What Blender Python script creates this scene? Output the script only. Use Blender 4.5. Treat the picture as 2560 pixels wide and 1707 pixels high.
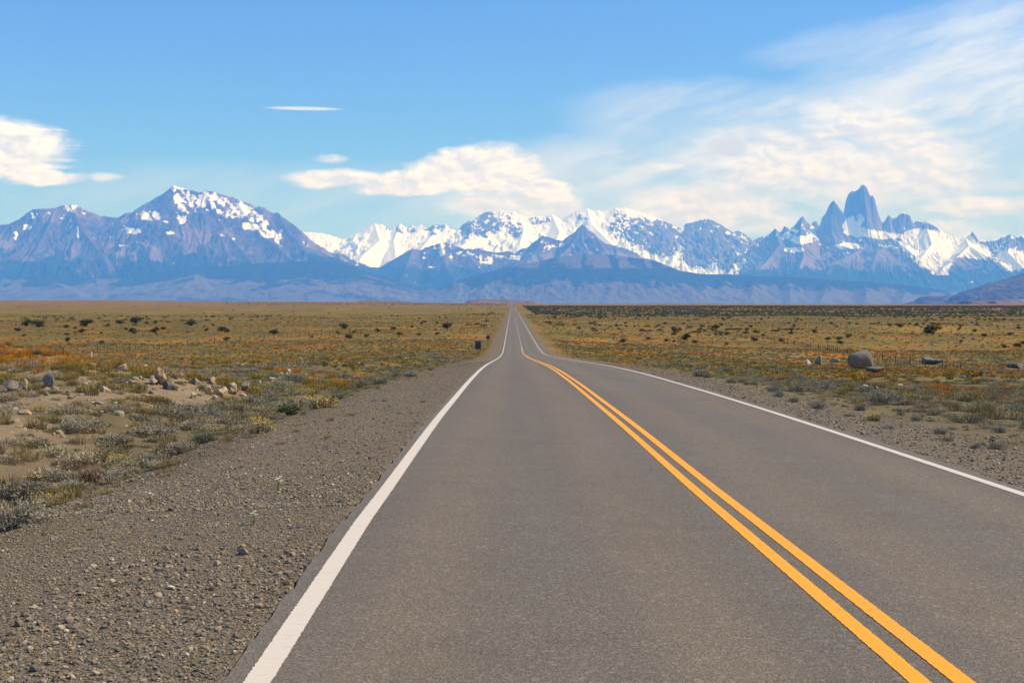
import bpy, math, random
import numpy as np
R = math.radians
for _o in list(bpy.data.objects): bpy.data.objects.remove(_o)
SC = bpy.context.scene
COL = SC.collection
rnd = random.Random(7)
rng = np.random.default_rng(11)

# ------------------------------------------------------------------ camera, sky, sun, exposure
CAM = (0.0, 0.0, 1.83)
F, CX, CY, YH = 3555.56, 1280.0, 853.5, 758.0           # focal length, centre and eye-level row of the 2560 px photograph
PITCH = math.atan((CY - YH) / F)
cd = bpy.data.cameras.new('camera'); cam = bpy.data.objects.new('camera', cd); COL.objects.link(cam)
cd.sensor_width = 36; cd.lens = 50; cd.clip_start = 0.1; cd.clip_end = 300000
cam.location = CAM; cam.rotation_euler = (R(90) - PITCH, 0, 0)
SC.camera = cam

SUN_EL, SUN_AZ = 47.0, 84.0          # azimuth measured from +Y (view direction) towards +X (right)
sl = bpy.data.lights.new('sun', 'SUN'); so = bpy.data.objects.new('sun', sl); COL.objects.link(so)
sl.energy = 4.1; sl.angle = R(0.53); sl.color = (1.0, 0.935, 0.84)
so.rotation_euler = (R(90 - SUN_EL), 0, R(180 - SUN_AZ)); so.location = (0, 0, 60)

W = bpy.data.worlds.new('World'); SC.world = W; W.use_nodes = True
SC.view_settings.view_transform = 'Standard'; SC.view_settings.look = 'None'
SC.view_settings.exposure = 0.5; SC.view_settings.gamma = 1.0; SC.view_settings.use_curve_mapping = False
SC.cycles.use_denoising = True
W.cycles.sampling_method = 'MANUAL'; W.cycles.sample_map_resolution = 256
SC.cycles.max_bounces = 5; SC.cycles.volume_bounces = 1; SC.cycles.transparent_max_bounces = 8


class NT:
    """small helper to write node trees as expressions"""
    def __init__(s, tree): s.t = tree; s.t.nodes.clear()
    def n(s, typ, **kw):
        nd = s.t.nodes.new(typ)
        for k, v in kw.items(): setattr(nd, k, v)
        return nd
    def put(s, sock, v):
        if isinstance(v, bpy.types.NodeSocket): s.t.links.new(v, sock)
        elif isinstance(v, (tuple, list)) and sock.type == 'RGBA' and len(v) == 3: sock.default_value = (*v, 1)
        else: sock.default_value = v
    def m(s, op, a, b=0.0, c=0.0, clamp=False):
        nd = s.n('ShaderNodeMath', operation=op, use_clamp=clamp)
        s.put(nd.inputs[0], a); s.put(nd.inputs[1], b); s.put(nd.inputs[2], c)
        return nd.outputs[0]
    def vm(s, op, a, b=(0, 0, 0)):
        nd = s.n('ShaderNodeVectorMath', operation=op)
        s.put(nd.inputs[0], a); s.put(nd.inputs[1], b)
        return nd.outputs[0]
    def mix(s, f, a, b, blend='MIX'):
        nd = s.n('ShaderNodeMix', data_type='RGBA', blend_type=blend)
        s.put(nd.inputs[0], f); s.put(nd.inputs[6], a); s.put(nd.inputs[7], b)
        return nd.outputs[2]
    def ss(s, x, lo, hi):
        nd = s.n('ShaderNodeMapRange', interpolation_type='SMOOTHSTEP')
        s.put(nd.inputs[0], x); s.put(nd.inputs[1], lo); s.put(nd.inputs[2], hi)
        return nd.outputs[0]
    def noise(s, vec, scale, detail=4, rough=0.55, out=0, **kw):
        nd = s.n('ShaderNodeTexNoise', **kw)
        s.put(nd.inputs['Vector'], vec); s.put(nd.inputs['Scale'], scale)
        s.put(nd.inputs['Detail'], detail); s.put(nd.inputs['Roughness'], rough)
        return nd.outputs[out]
    def xyz(s, x=0.0, y=0.0, z=0.0):
        nd = s.n('ShaderNodeCombineXYZ')
        s.put(nd.inputs[0], x); s.put(nd.inputs[1], y); s.put(nd.inputs[2], z)
        return nd.outputs[0]
    def sep(s, v):
        nd = s.n('ShaderNodeSeparateXYZ'); s.put(nd.inputs[0], v); return nd.outputs
    def attr(s, name, typ='GEOMETRY', out='Fac'):
        return s.n('ShaderNodeAttribute', attribute_name=name, attribute_type=typ).outputs[out]
    def bump(s, h, strength, dist):
        nd = s.n('ShaderNodeBump'); s.put(nd.inputs['Height'], h)
        nd.inputs['Strength'].default_value = strength; nd.inputs['Distance'].default_value = dist
        return nd.outputs[0]


def material(name):
    m = bpy.data.materials.new(name); m.use_nodes = True
    n = NT(m.node_tree)
    out = n.n('ShaderNodeOutputMaterial'); b = n.n('ShaderNodeBsdfPrincipled')
    n.t.links.new(b.outputs[0], out.inputs[0])
    b.inputs['Roughness'].default_value = 0.85; b.inputs['Specular IOR Level'].default_value = 0.3
    return m, n, b


def px_dir(px, py):
    """world direction of a photograph pixel, scaled so that its forward (Y) part is 1"""
    x, y, z = (px - CX), F, -(py - CY)
    c, s_ = math.cos(PITCH), math.sin(PITCH)
    yy, zz = y * c + z * s_, z * c - y * s_
    return x / yy, zz / yy


def px_at(px, py, Y):
    dx, dz = px_dir(px, py)
    return (dx * Y, Y, CAM[2] + dz * Y)


def project(X, Y, Z):
    c, s_ = math.cos(PITCH), math.sin(PITCH)
    z = Z - CAM[2]
    yy, zz = Y * c - z * s_, z * c + Y * s_
    return CX + F * X / yy, CY - F * zz / yy


# ---- sky: Nishita plus clouds placed by compass bearing and elevation
def build_world():
    n = NT(W.node_tree)
    out = n.n('ShaderNodeOutputWorld'); bg = n.n('ShaderNodeBackground'); bg0 = n.n('ShaderNodeBackground'); mx = n.n('ShaderNodeMixShader')
    n.t.links.new(mx.outputs[0], out.inputs[0]); n.t.links.new(bg0.outputs[0], mx.inputs[1]); n.t.links.new(bg.outputs[0], mx.inputs[2])
    sky = n.n('ShaderNodeTexSky', sky_type='NISHITA', sun_disc=False)
    sky.sun_elevation = R(SUN_EL); sky.sun_rotation = R(SUN_AZ)
    sky.altitude = 600; sky.air_density = 1.0; sky.dust_density = 0.15; sky.ozone_density = 3.0
    skyc = n.mix(1.0, sky.outputs[0], SKY_TINT, 'MULTIPLY')
    d = n.sep(n.n('ShaderNodeTexCoord').outputs['Generated'])
    az = n.m('ARCTAN2', d[0], d[1]); el = n.m('ARCSINE', d[2])
    # unit: one photograph pixel at the view centre, so sizes below read as degrees * 62
    u = n.m('MULTIPLY', az, F); v = n.m('MULTIPLY', el, F)
    P = n.xyz(u, v, 0)
    wn = n.noise(n.xyz(n.m('MULTIPLY', u, 0.0016), n.m('MULTIPLY', v, 0.0052), 3.1), 1.0, 6, 0.62, out=1)
    w = n.sep(wn)
    wf = n.noise(n.xyz(n.m('MULTIPLY', u, 0.010), n.m('MULTIPLY', v, 0.022), 7.7), 1.0, 5, 0.6, out=1)
    w2 = n.sep(wf)
    u1 = n.m('ADD', u, n.m('ADD', n.m('MULTIPLY', n.m('SUBTRACT', w[0], 0.5), 210.0), n.m('MULTIPLY', n.m('SUBTRACT', w2[0], 0.5), 70.0)))
    v1 = n.m('ADD', v, n.m('ADD', n.m('MULTIPLY', n.m('SUBTRACT', w[1], 0.5), 52.0), n.m('MULTIPLY', n.m('SUBTRACT', w2[1], 0.5), 26.0)))

    lay = n.noise(n.xyz(3.7, n.m('MULTIPLY', v, 0.045), n.m('MULTIPLY', u, 0.0012)), 1.0, 4, 0.6)
    ul = n.m('ADD', u, n.m('ADD', n.m('MULTIPLY', n.m('SUBTRACT', lay, 0.5), 230.0), n.m('MULTIPLY', n.m('SUBTRACT', w2[0], 0.5), 40.0)))
    vl = n.m('ADD', v, n.m('MULTIPLY', n.m('SUBTRACT', w2[1], 0.5), 14.0))

    def blob(cx, cy, rx, ry, soft, alpha, tilt=0.0, uu=u1, vv=v1, flat=None):
        """soft ellipse at photo position (cx, cy); returns coverage"""
        a, e = math.atan((cx - CX) / F) * F, math.atan((YH - cy) / F) * F
        du, dv = n.m('SUBTRACT', uu, a), n.m('SUBTRACT', vv, e)
        if tilt: dv = n.m('ADD', dv, n.m('MULTIPLY', du, tilt))
        q = n.m('ADD', n.m('POWER', n.m('MULTIPLY', du, 1 / rx), 2.0), n.m('POWER', n.m('MULTIPLY', dv, 1 / ry), 2.0))
        c = n.ss(q, 1.0 + soft, max(0.0, 1.0 - soft))
        if flat is not None:     # flat underside at photo row `flat`
            c = n.m('MULTIPLY', c, n.ss(vv, YH - flat - 12, YH - flat + 10))
        return n.m('MULTIPLY', c, alpha)

    def union(lst):
        r = None
        for c in lst:
            r = c if r is None else n.m('SUBTRACT', n.m('ADD', r, c), n.m('MULTIPLY', r, c))
        return r
    # thin veils: soft, streaked
    st = n.noise(n.xyz(n.m('MULTIPLY', u1, 0.0022), n.m('MULTIPLY', n.m('SUBTRACT', v1, n.m('MULTIPLY', u1, 0.30)), 0.0095), 1.3), 1.0, 7, 0.6)
    stk = n.ss(st, 0.36, 0.62)
    veil = union([
        blob(2620, 270, 520, 190, 0.95, 0.95, -0.25), blob(2300, 180, 330, 70, 0.95, 0.42, -0.30),
        blob(1780, 300, 330, 75, 0.9, 0.50, 0.05), blob(2050, 430, 620, 150, 0.8, 0.72),
        blob(1500, 480, 420, 110, 0.9, 0.50), blob(2100, 130, 200, 45, 0.9, 0.32, -0.1),
        blob(2480, 60, 260, 50, 0.9, 0.35, -0.2), blob(700, 520, 900, 95, 0.9, 0.30)])
    veil = n.m('MULTIPLY', veil, n.m('ADD', 0.42, n.m('MULTIPLY', stk, 0.72)), clamp=True)
    # solid clouds: soft falloffs, eaten into by billow noise
    def fall(cx, cy, rx, ry, w=1.0, tilt=0.0, uu=u1, vv=v1, under=1.0):
        a, e = math.atan((cx - CX) / F) * F, math.atan((YH - cy) / F) * F
        du, dv = n.m('SUBTRACT', uu, a), n.m('SUBTRACT', vv, e)
        if tilt: dv = n.m('ADD', dv, n.m('MULTIPLY', du, tilt))
        if under != 1.0: dv = n.m('MULTIPLY', dv, n.m('ADD', 1.0, n.m('MULTIPLY', n.m('LESS_THAN', dv, 0.0), under - 1.0)))
        q = n.m('ADD', n.m('POWER', n.m('MULTIPLY', du, 1 / rx), 2.0), n.m('POWER', n.m('MULTIPLY', dv, 1 / ry), 2.0))
        return n.m('MULTIPLY', n.m('SUBTRACT', 1.0, q), w)
    def big(lst):
        r = None
        for c in lst: r = c if r is None else n.m('MAXIMUM', r, c)
        return r
    def bil(off):
        return n.noise(n.xyz(n.m('MULTIPLY', n.m('ADD', u1, off), 0.0082), n.m('MULTIPLY', n.m('ADD', v1, off * 0.9), 0.0145), 5.0), 1.0, 7, 0.60)
    b0, b1 = bil(0.0), bil(13.0)
    crisp = big([fall(-90, 378, 275, 72, 1.0, 0, ul, vl), fall(-40, 425, 205, 46, .9, 0, ul, vl), fall(120, 455, 110, 22, .7),
        fall(1205, 440, 190, 82, 1.0, 0, under=1.6), fall(1060, 468, 210, 44, .9, -.06, under=1.6), fall(835, 452, 140, 27, .6), fall(1355, 474, 95, 32, .8, .18)])
    puffy = big([fall(1290, 512, 170, 60, .9), fall(1765, 522, 230, 78, 1.0), fall(1640, 515, 120, 32, .6), fall(1900, 560, 140, 45, .6),
        fall(2215, 345, 195, 70, 1.0, .30), fall(1960, 405, 300, 92, .9), fall(2200, 440, 280, 78, .95, .08), fall(2000, 470, 300, 50, .6), fall(2400, 455, 160, 30, .6, .25), fall(2440, 532, 190, 32, .9),
        fall(1665, 418, 60, 13, .55), fall(270, 452, 52, 14, .55), fall(815, 401, 52, 12, .5), fall(2380, 590, 260, 50, .6), fall(1560, 560, 200, 40, .4), fall(2120, 500, 240, 36, .45)])
    nb = n.m('SUBTRACT', b0, 0.5)
    cov = n.m('MAXIMUM', n.ss(n.m('ADD', crisp, n.m('MULTIPLY', nb, 0.85)), -0.05, 0.55), n.ss(n.m('ADD', puffy, n.m('MULTIPLY', nb, 1.25)), -0.18, 1.0))
    cov = n.m('MAXIMUM', cov, blob(762, 279, 82, 4.2, 0.8, 0.65, 0, u, v))
    puff = n.ss(n.m('ADD', fall(1812, 378, 55, 26, 1.0), n.m('MULTIPLY', nb, 1.4)), 0.0, 0.6)      # small grey puff
    rel = n.m('MULTIPLY', n.m('SUBTRACT', b0, b1), 3.6)
    core = n.m('MAXIMUM', crisp, puffy)
    lit = n.ss(n.m('SUBTRACT', n.m('ADD', rel, 0.30), n.m('MULTIPLY', core, 0.30)), -0.40, 0.55)
    soft = n.ss(crisp, 0.05, -0.25)      # away from the solid lens clouds the bank is thinner and greyer
    ccol = n.mix(lit, CLOUD_SHADE, n.mix(n.m('MULTIPLY', soft, 0.75), CLOUD_LIT, (7.2, 7.6, 8.7)))
    ccol = n.mix(n.m('MULTIPLY', puff, 0.7), ccol, (5.0, 5.2, 6.2)); cov = n.m('MAXIMUM', cov, n.m('MULTIPLY', puff, 0.75))
    c1 = n.mix(veil, skyc, VEIL_COL)
    c2 = n.mix(cov, c1, ccol)
    n.put(bg.inputs[0], c2); bg.inputs[1].default_value = SKY_STRENGTH
    # the rest of the sky: the same thin streaked veil, without the mountain clouds
    g = n.noise(n.vm('MULTIPLY', n.n('ShaderNodeTexCoord').outputs['Generated'], (2.0, 3.0, 7.0)), 1.0, 3, 0.6)
    n.put(bg0.inputs[0], n.mix(n.m('MULTIPLY', n.ss(g, 0.48, 0.75), 0.6), skyc, VEIL_COL)); bg0.inputs[1].default_value = SKY_STRENGTH
    n.put(mx.inputs[0], n.m('MULTIPLY', n.ss(el, 0.36, 0.26), n.ss(n.m('ABSOLUTE', az), 0.66, 0.52)))


SKY_STRENGTH = 0.10
SKY_TINT = (0.47, 0.74, 1.22)
VEIL_COL = (5.9, 6.7, 8.3)
CLOUD_LIT = (8.7, 8.9, 9.4)
CLOUD_SHADE = (5.5, 6.1, 7.7)
build_world()


# ------------------------------------------------------------------ numpy noise
_perm = np.random.default_rng(5).permutation(512)
_gr = np.random.default_rng(6).normal(size=(512, 2)); _gr /= np.linalg.norm(_gr, axis=1)[:, None]
def perlin(x, y, seed=0):
    x = np.asarray(x, float) + seed * 17.13; y = np.asarray(y, float) + seed * 9.71
    xi, yi = np.floor(x).astype(int), np.floor(y).astype(int); xf, yf = x - xi, y - yi
    def g(ix, iy, fx, fy):
        k = _perm[(ix + _perm[iy & 511]) & 511]
        return _gr[k, 0] * fx + _gr[k, 1] * fy
    a, b = g(xi, yi, xf, yf), g(xi + 1, yi, xf - 1, yf)
    c, d = g(xi, yi + 1, xf, yf - 1), g(xi + 1, yi + 1, xf - 1, yf - 1)
    u = xf * xf * xf * (xf * (xf * 6 - 15) + 10); v = yf * yf * yf * (yf * (yf * 6 - 15) + 10)
    return ((a + u * (b - a)) + v * ((c + u * (d - c)) - (a + u * (b - a)))) * 1.5
def fbm(x, y, o=5, seed=0, gain=0.5):
    r, a = 0, 1.0
    for k in range(o): r = r + a * perlin(x * 2**k, y * 2**k, seed + k); a *= gain
    return r
def ridged(x, y, o=5, seed=0, gain=0.5):
    r, a, t = 0, 1.0, 0
    for k in range(o): r = r + a * (1 - np.abs(perlin(x * 2**k, y * 2**k, seed + k)) * 1.6); t += a; a *= gain
    return r / t
def sst(x, a, b):
    t = np.clip((x - a) / (b - a), 0, 1); return t * t * (3 - 2 * t)
def lerp(a, b, t): return a + (b - a) * t


# ------------------------------------------------------------------ road line and terrain heights
_D = np.array([0, 7.07, 9.15, 12.7, 14.6, 18.3, 22.75, 27.3, 33.4, 39.3, 45.8, 53.1, 59.7, 66, 73.5, 83, 98, 122, 148, 172, 190, 210, 240, 267, 297, 346, 416, 524, 710, 1088, 1540, 2106, 2910, 3400, 4200])
_P = np.array([1.83, 1.885, 1.905, 1.94, 1.972, 2.025, 2.09, 2.165, 2.28, 2.40, 2.54, 2.71, 2.875, 3.05, 3.27, 3.57, 4.07, 4.88, 5.74, 6.50, 7.02, 7.60, 8.22, 8.43, 8.50, 8.46, 8.42, 8.36, 8.25, 7.96, 7.28, 5.92, 3.8, 2.9, 3.2])
def pchip(xk, yk):
    h = np.diff(xk); dl = np.diff(yk) / h; m = np.zeros_like(yk)
    for i in range(1, len(xk) - 1):
        if dl[i - 1] * dl[i] > 0:
            w1, w2 = 2 * h[i] + h[i - 1], h[i] + 2 * h[i - 1]
            m[i] = (w1 + w2) / (w1 / dl[i - 1] + w2 / dl[i])
    m[0], m[-1] = dl[0], dl[-1]
    def fn(x):
        x = np.clip(np.asarray(x, float), xk[0], xk[-1]); i = np.clip(np.searchsorted(xk, x) - 1, 0, len(h) - 1)
        t = (x - xk[i]) / h[i]
        return ((1 + 2 * t) * (1 - t)**2 * yk[i] + t * (1 - t)**2 * h[i] * m[i] + t * t * (3 - 2 * t) * yk[i + 1] + t * t * (t - 1) * h[i] * m[i + 1])
    return fn
drop = pchip(_D, _P)
def road_x(Y): return np.interp(Y, [0, 7, 12.7, 18.3, 27, 46, 98, 148, 220, 900, 4000], [2.17, 2.137, 2.068, 2.044, 2.018, 1.995, 1.94, 1.93, 1.84, 1.80, 1.26])
def road_z(Y): return CAM[2] - drop(np.maximum(Y, 0))
EDGE_L, EDGE_R = -3.40, 3.22           # white edge lines, from the centre of the double line
ASPH_L, ASPH_R = -3.585, 3.48           # asphalt edges
_hx = np.array([-1500, 0, 250, 700, 1000, 1280, 1700, 2100, 2560, 4000.])
_hy = np.array([752, 752, 751.5, 754.5, 756.5, 759.5, 760, 761, 761.5, 761.5])

def ground_z(X, Y):
    X = np.asarray(X, float); Y = np.asarray(Y, float)
    D = np.hypot(np.maximum(Y, 0), 0.5 * X)
    Yp = np.maximum(Y, 0)
    near = sst(D, 900, 300)
    base = CAM[2] - drop(np.where(D < 300, Yp + (D - Yp) * sst(np.abs(X), 5, 60), D))
    t = X - road_x(Y)
    a = np.maximum(-t + ASPH_L, 0); b = np.maximum(t - ASPH_R, 0)      # distance outside the asphalt, left / right
    on = (t > ASPH_L) & (t < ASPH_R)
    z = base - np.where(on, 0.10, 0.028)
    # left: shoulder, shallow ditch, then land about level with the road; right: embankment falling to the plain
    left = -0.035 * np.minimum(a, 3) - 0.30 * sst(a, 2.6, 4.4) * sst(a, 8.5, 5.4) * near
    left = left - 1.15 * sst(a, 12, 75) * sst(D, 120, 230)
    right = -0.055 * np.minimum(b, 3) - 0.55 * sst(b, 2.5, 12) - 1.75 * sst(b, 8, 60) * sst(D, 60, 220)
    z = z + np.where(t < 0, left, right)
    # gravel bank on the left, level with the near road
    de = 41 + (-7.6 - X) * 1.9
    bank = sst(de - Y, -5, 6) * sst(-X, 6.6, 10.5) * sst(Y, 6, 20)
    top = CAM[2] - 2.22 + 0.16 * perlin(X / 4.5, Y / 6.0, 3) + 0.012 * np.maximum(-X - 10, 0)
    z = z + bank * np.maximum(top - z, -0.25)
    # bumps
    off = sst(np.maximum(a, b), 1.6, 6)
    z = z + off * (0.07 * fbm(X / 1.6, Y / 1.6, 3, 21) + 0.16 * fbm(X / 9, Y / 9, 3, 22)) * sst(D, 2500, 200)
    z = z + sst(np.maximum(a, b), 8, 60) * sst(D, 80, 260) * 0.75 * fbm(X / 85, Y / 130, 3, 23)
    # far plain: rises to the horizon seen from the road, then falls behind it
    az = CX + F * X / np.maximum(Y, 1.0)
    hz = CAM[2] - (np.interp(az, _hx, _hy) - YH) * 6000 / F
    k = sst(D, 2200, 6000)
    zroad = CAM[2] - drop(np.minimum(D, 4200))
    far = lerp(zroad, hz, k) + sst(D, 1500, 4000) * (1.6 * fbm(X / 420, Y / 900, 3, 25))
    z = np.where(D > 1500, lerp(z, far, sst(D, 1500, 2300)), z)
    z = lerp(z, -62.0 + 0 * z, sst(D, 6200, 9000))
    # keep the corridor of the road below the asphalt
    on2 = sst(np.maximum(a, b), 6, 0.0)
    z = np.where(on2 > 0, lerp(z, np.minimum(z, road_z(Y) - 0.028), on2), z)
    return z


def on_ground(px, py):
    """first point of the terrain on the line of sight of a photograph pixel"""
    dx, dz = px_dir(px, py)
    Y = np.geomspace(4, 7000, 6000)
    zr = CAM[2] + dz * Y; zg = ground_z(dx * Y, Y)
    i = int(np.argmax(zr < zg))
    return dx * Y[i], Y[i], float(zg[i])


# ------------------------------------------------------------------ mesh helpers
def mesh_np(name, V, Fc, mat=None, smooth=False, attrs=None, fsize=None):
    V = np.ascontiguousarray(V, dtype=np.float32); me = bpy.data.meshes.new(name)
    Fc = np.asarray(Fc, dtype=np.int32)
    me.vertices.add(len(V)); me.vertices.foreach_set('co', V.ravel())
    if Fc.size:
        k = Fc.shape[1]
        me.loops.add(Fc.size); me.loops.foreach_set('vertex_index', Fc.ravel())
        me.polygons.add(len(Fc)); me.polygons.foreach_set('loop_start', np.arange(0, Fc.size, k, dtype=np.int32))
        me.polygons.foreach_set('use_smooth', np.full(len(Fc), bool(smooth)))
    for an, av in (attrs or {}).items():
        av = np.asarray(av, np.float32)
        if av.ndim == 1:
            at = me.attributes.new(an, 'FLOAT', 'POINT'); at.data.foreach_set('value', av)
        elif av.shape[1] == 3:
            at = me.attributes.new(an, 'FLOAT_VECTOR', 'POINT'); at.data.foreach_set('vector', av.ravel())
        else:
            at = me.attributes.new(an, 'FLOAT_COLOR', 'POINT'); at.data.foreach_set('color', av.ravel())
    if mat: me.materials.append(mat)
    me.update(calc_edges=True); me.validate()
    return me


def add(name, me, parent=None, loc=(0, 0, 0), rot=(0, 0, 0), scale=(1, 1, 1), label=None, cat=None, group=None, kind=None, color=None):
    o = bpy.data.objects.new(name, me); COL.objects.link(o)
    o.parent = parent; o.location = loc; o.rotation_euler = rot; o.scale = scale
    if label: o['label'] = label
    if cat: o['category'] = cat
    if group: o['group'] = group
    if kind: o['kind'] = kind
    if color: o.color = (*color, 1)
    return o


def grid_faces(nr, nc):
    i = np.arange(nr * nc).reshape(nr, nc)
    return np.stack([i[:-1, :-1], i[:-1, 1:], i[1:, 1:], i[1:, :-1]], -1).reshape(-1, 4)


def boxes(lst):
    """list of (cx,cy,cz, sx,sy,sz) to verts / quads"""
    V, Fq = [], []
    for (x, y, z, sx, sy, sz) in lst:
        b = len(V)
        for k in range(8): V.append((x + (k & 1 or -1) * sx / 2 if k & 1 else x - sx / 2, y + (sy / 2 if k & 2 else -sy / 2), z + (sz / 2 if k & 4 else -sz / 2)))
        Fq += [(b, b + 2, b + 3, b + 1), (b + 4, b + 5, b + 7, b + 6), (b, b + 1, b + 5, b + 4), (b + 2, b + 6, b + 7, b + 3), (b, b + 4, b + 6, b + 2), (b + 1, b + 3, b + 7, b + 5)]
    return V, Fq


# ------------------------------------------------------------------ ground sheet
def patches(X, Y):
    """orange / olive / grey / green shares of the steppe cover at a place (0..1 fields)"""
    o = sst(fbm(X / 16 + 3, Y / 26, 4, 41), 0.02, 0.42)
    ol = sst(fbm(X / 60, Y / 85, 3, 42), -0.10, 0.30)
    gr = sst(fbm(X / 11, Y / 15 + 8, 4, 43), -0.05, 0.35)
    return o, ol, gr

th = np.concatenate([np.linspace(-180, -24, 46)[:-1], np.linspace(-24, 24, 420), np.linspace(24, 180, 46)[1:]])
rr = np.concatenate([[0.05], np.geomspace(1.0, 4, 12)[:-1], np.geomspace(4, 400, 380)[:-1], np.geomspace(400, 9000, 240)[:-1], np.geomspace(9000, 110000, 14)])
TH, RR = np.meshgrid(np.radians(th), rr)
GX, GY = RR * np.sin(TH), RR * np.cos(TH)
GZ = ground_z(GX, GY)
t_ = GX - road_x(GY); dist_e = np.maximum(np.maximum(-t_ + ASPH_L, t_ - ASPH_R), 0)
nz_ = fbm(GX / 1.4, GY / 2.2, 4, 31)
DD = np.hypot(GX, GY)
gravel = sst(dist_e + nz_ * np.where(t_ < 0, 1.0, 0.8), np.where(t_ < 0, 3.5, 3.0) - 0.8 * sst(GY, 15, 50), np.where(t_ < 0, 1.9, 1.2))
gravel = gravel * sst(DD, 2500, 700)
de_ = 41 + (-7.6 - GX) * 1.9
sand = sst(de_ - GY, -6, 3) * sst(-GX, 6.0, 9.0) * sst(GY, 16, 24) * sst(fbm(GX / 5, GY / 7, 3, 33), -0.45, 0.1)
po, pol, pgr = patches(GX, GY)
c_straw, c_orange, c_olive, c_grey, c_far = [np.array(c) for c in ((0.225, 0.142, 0.014), (0.36, 0.138, 0.010), (0.132, 0.092, 0.006), (0.19, 0.148, 0.060), (0.25, 0.118, 0.026))]
col = np.broadcast_to(c_straw, GX.shape + (3,)).copy()
band = sst(GY, 330, 420) * sst(GY, 900, 600) * sst(-GX, 10, 40) * 0.85          # brown-olive meadow on the left plain
m_ol = np.maximum(pol * 0.7 * sst(DD, 40, 110), band)
col = lerp(col, np.array((0.185, 0.135, 0.078)), sst(DD, 110, 40)[..., None])
for m_, c_ in ((m_ol, c_olive), (pgr * 0.55 * sst(DD, 500, 60), c_grey), (po * 0.8 * sst(DD, 1100, 300) * sst(DD, 45, 110), c_orange)):
    col = lerp(col, c_, m_[..., None])
farm = sst(DD, 1300, 3600) * np.clip(0.75 + 0.5 * fbm(GX / 300, GY / 700, 3, 36), 0, 1)
col = lerp(col, c_far, farm[..., None])
col = col * (1 + 0.22 * fbm(GX / 30, GY / 60, 3, 37))[..., None]
rgba = np.concatenate([col, np.ones(col.shape[:2] + (1,))], -1).reshape(-1, 4)


def mat_ground():
    m, n, b = material('steppe_ground')
    pos = n.n('ShaderNodeNewGeometry').outputs['Position']
    base = n.attr('col', out='Color'); gv = n.attr('gravel'); sd = n.attr('sand')
    n1 = n.noise(pos, 1.1, 5, 0.65); n2 = n.noise(pos, 7.0, 4, 0.6)
    steppe = n.mix(n.ss(n1, 0.35, 0.7), n.mix(0.5, base, (0.10, 0.08, 0.04)), base)
    steppe = n.mix(n.m('MULTIPLY', n.ss(n2, 0.5, 0.75), 0.28), steppe, (0.235, 0.155, 0.038))
    nm = n.noise(n.vm('MULTIPLY', pos, (1, 0.6, 1)), 0.13, 5, 0.68); nl = n.noise(n.vm('MULTIPLY', pos, (0.6, 0.25, 1)), 0.03, 5, 0.6)
    steppe = n.mix(n.m('MULTIPLY', n.ss(nm, 0.50, 0.64), 0.55), steppe, n.mix(1.0, base, (0.52, 0.56, 0.50), 'MULTIPLY'))
    steppe = n.mix(n.m('MULTIPLY', n.ss(nl, 0.53, 0.66), 0.55), steppe, n.mix(1.0, base, (1.45, 1.30, 1.15), 'MULTIPLY'))
    lit_ = n.noise(pos, 34.0, 4, 0.75)
    steppe = n.mix(n.m('MULTIPLY', n.ss(lit_, 0.52, 0.62), 0.45), steppe, (0.105, 0.078, 0.045))
    steppe = n.mix(n.m('MULTIPLY', n.ss(lit_, 0.44, 0.36), 0.22), steppe, (0.30, 0.215, 0.075))
    def stones(scale):
        v = n.n('ShaderNodeTexVoronoi'); n.put(v.inputs['Vector'], pos); v.inputs['Scale'].default_value = scale
        c = n.sep(v.outputs['Color'])
        k = n.mix(c[0], (0.120, 0.094, 0.063), (0.31, 0.24, 0.158))
        k = n.mix(n.m('MULTIPLY', n.ss(c[1], 0.7, 0.95), 0.35), k, (0.17, 0.165, 0.145))
        k = n.mix(n.m('MULTIPLY', n.ss(c[2], 0.86, 0.97), 0.6), k, (0.42, 0.27, 0.17))
        return n.mix(n.ss(v.outputs['Distance'], 0.30, 0.75), k, (0.085, 0.067, 0.045)), v.outputs['Distance']
    s1, d1 = stones(62.0); s2, d2 = stones(27.0)
    st = n.mix(n.ss(n.noise(pos, 1.7, 3), 0.48, 0.66), s1, s2)
    st = n.mix(n.m('MULTIPLY', n.ss(n.noise(pos, 0.5, 4), 0.42, 0.62), 0.45), st, (0.175, 0.135, 0.085))
    sandc = n.mix(n.ss(n.noise(pos, 3.2, 5, 0.7), 0.35, 0.65), (0.26, 0.172, 0.088), (0.36, 0.25, 0.14))
    sandc = n.mix(0.35, sandc, s2)
    c = n.mix(sd, steppe, sandc); c = n.mix(gv, c, st)
    n.put(b.inputs['Base Color'], c); b.inputs['Roughness'].default_value = 0.95; b.inputs['Specular IOR Level'].default_value = 0.1
    h = n.m('ADD', n.m('MULTIPLY', d1, -0.5), n.m('ADD', n.m('MULTIPLY', d2, -0.6), n.m('MULTIPLY', n2, 0.6)))
    n.put(b.inputs['Normal'], n.bump(h, 0.75, 0.03))
    return m
M_GROUND = mat_ground()
gnd = add('ground', mesh_np('ground', np.stack([GX, GY, GZ], -1).reshape(-1, 3), grid_faces(*GX.shape)[:, ::-1], M_GROUND, True,
          {'col': rgba, 'gravel': gravel.ravel(), 'sand': sand.ravel()}), kind='structure')

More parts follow.
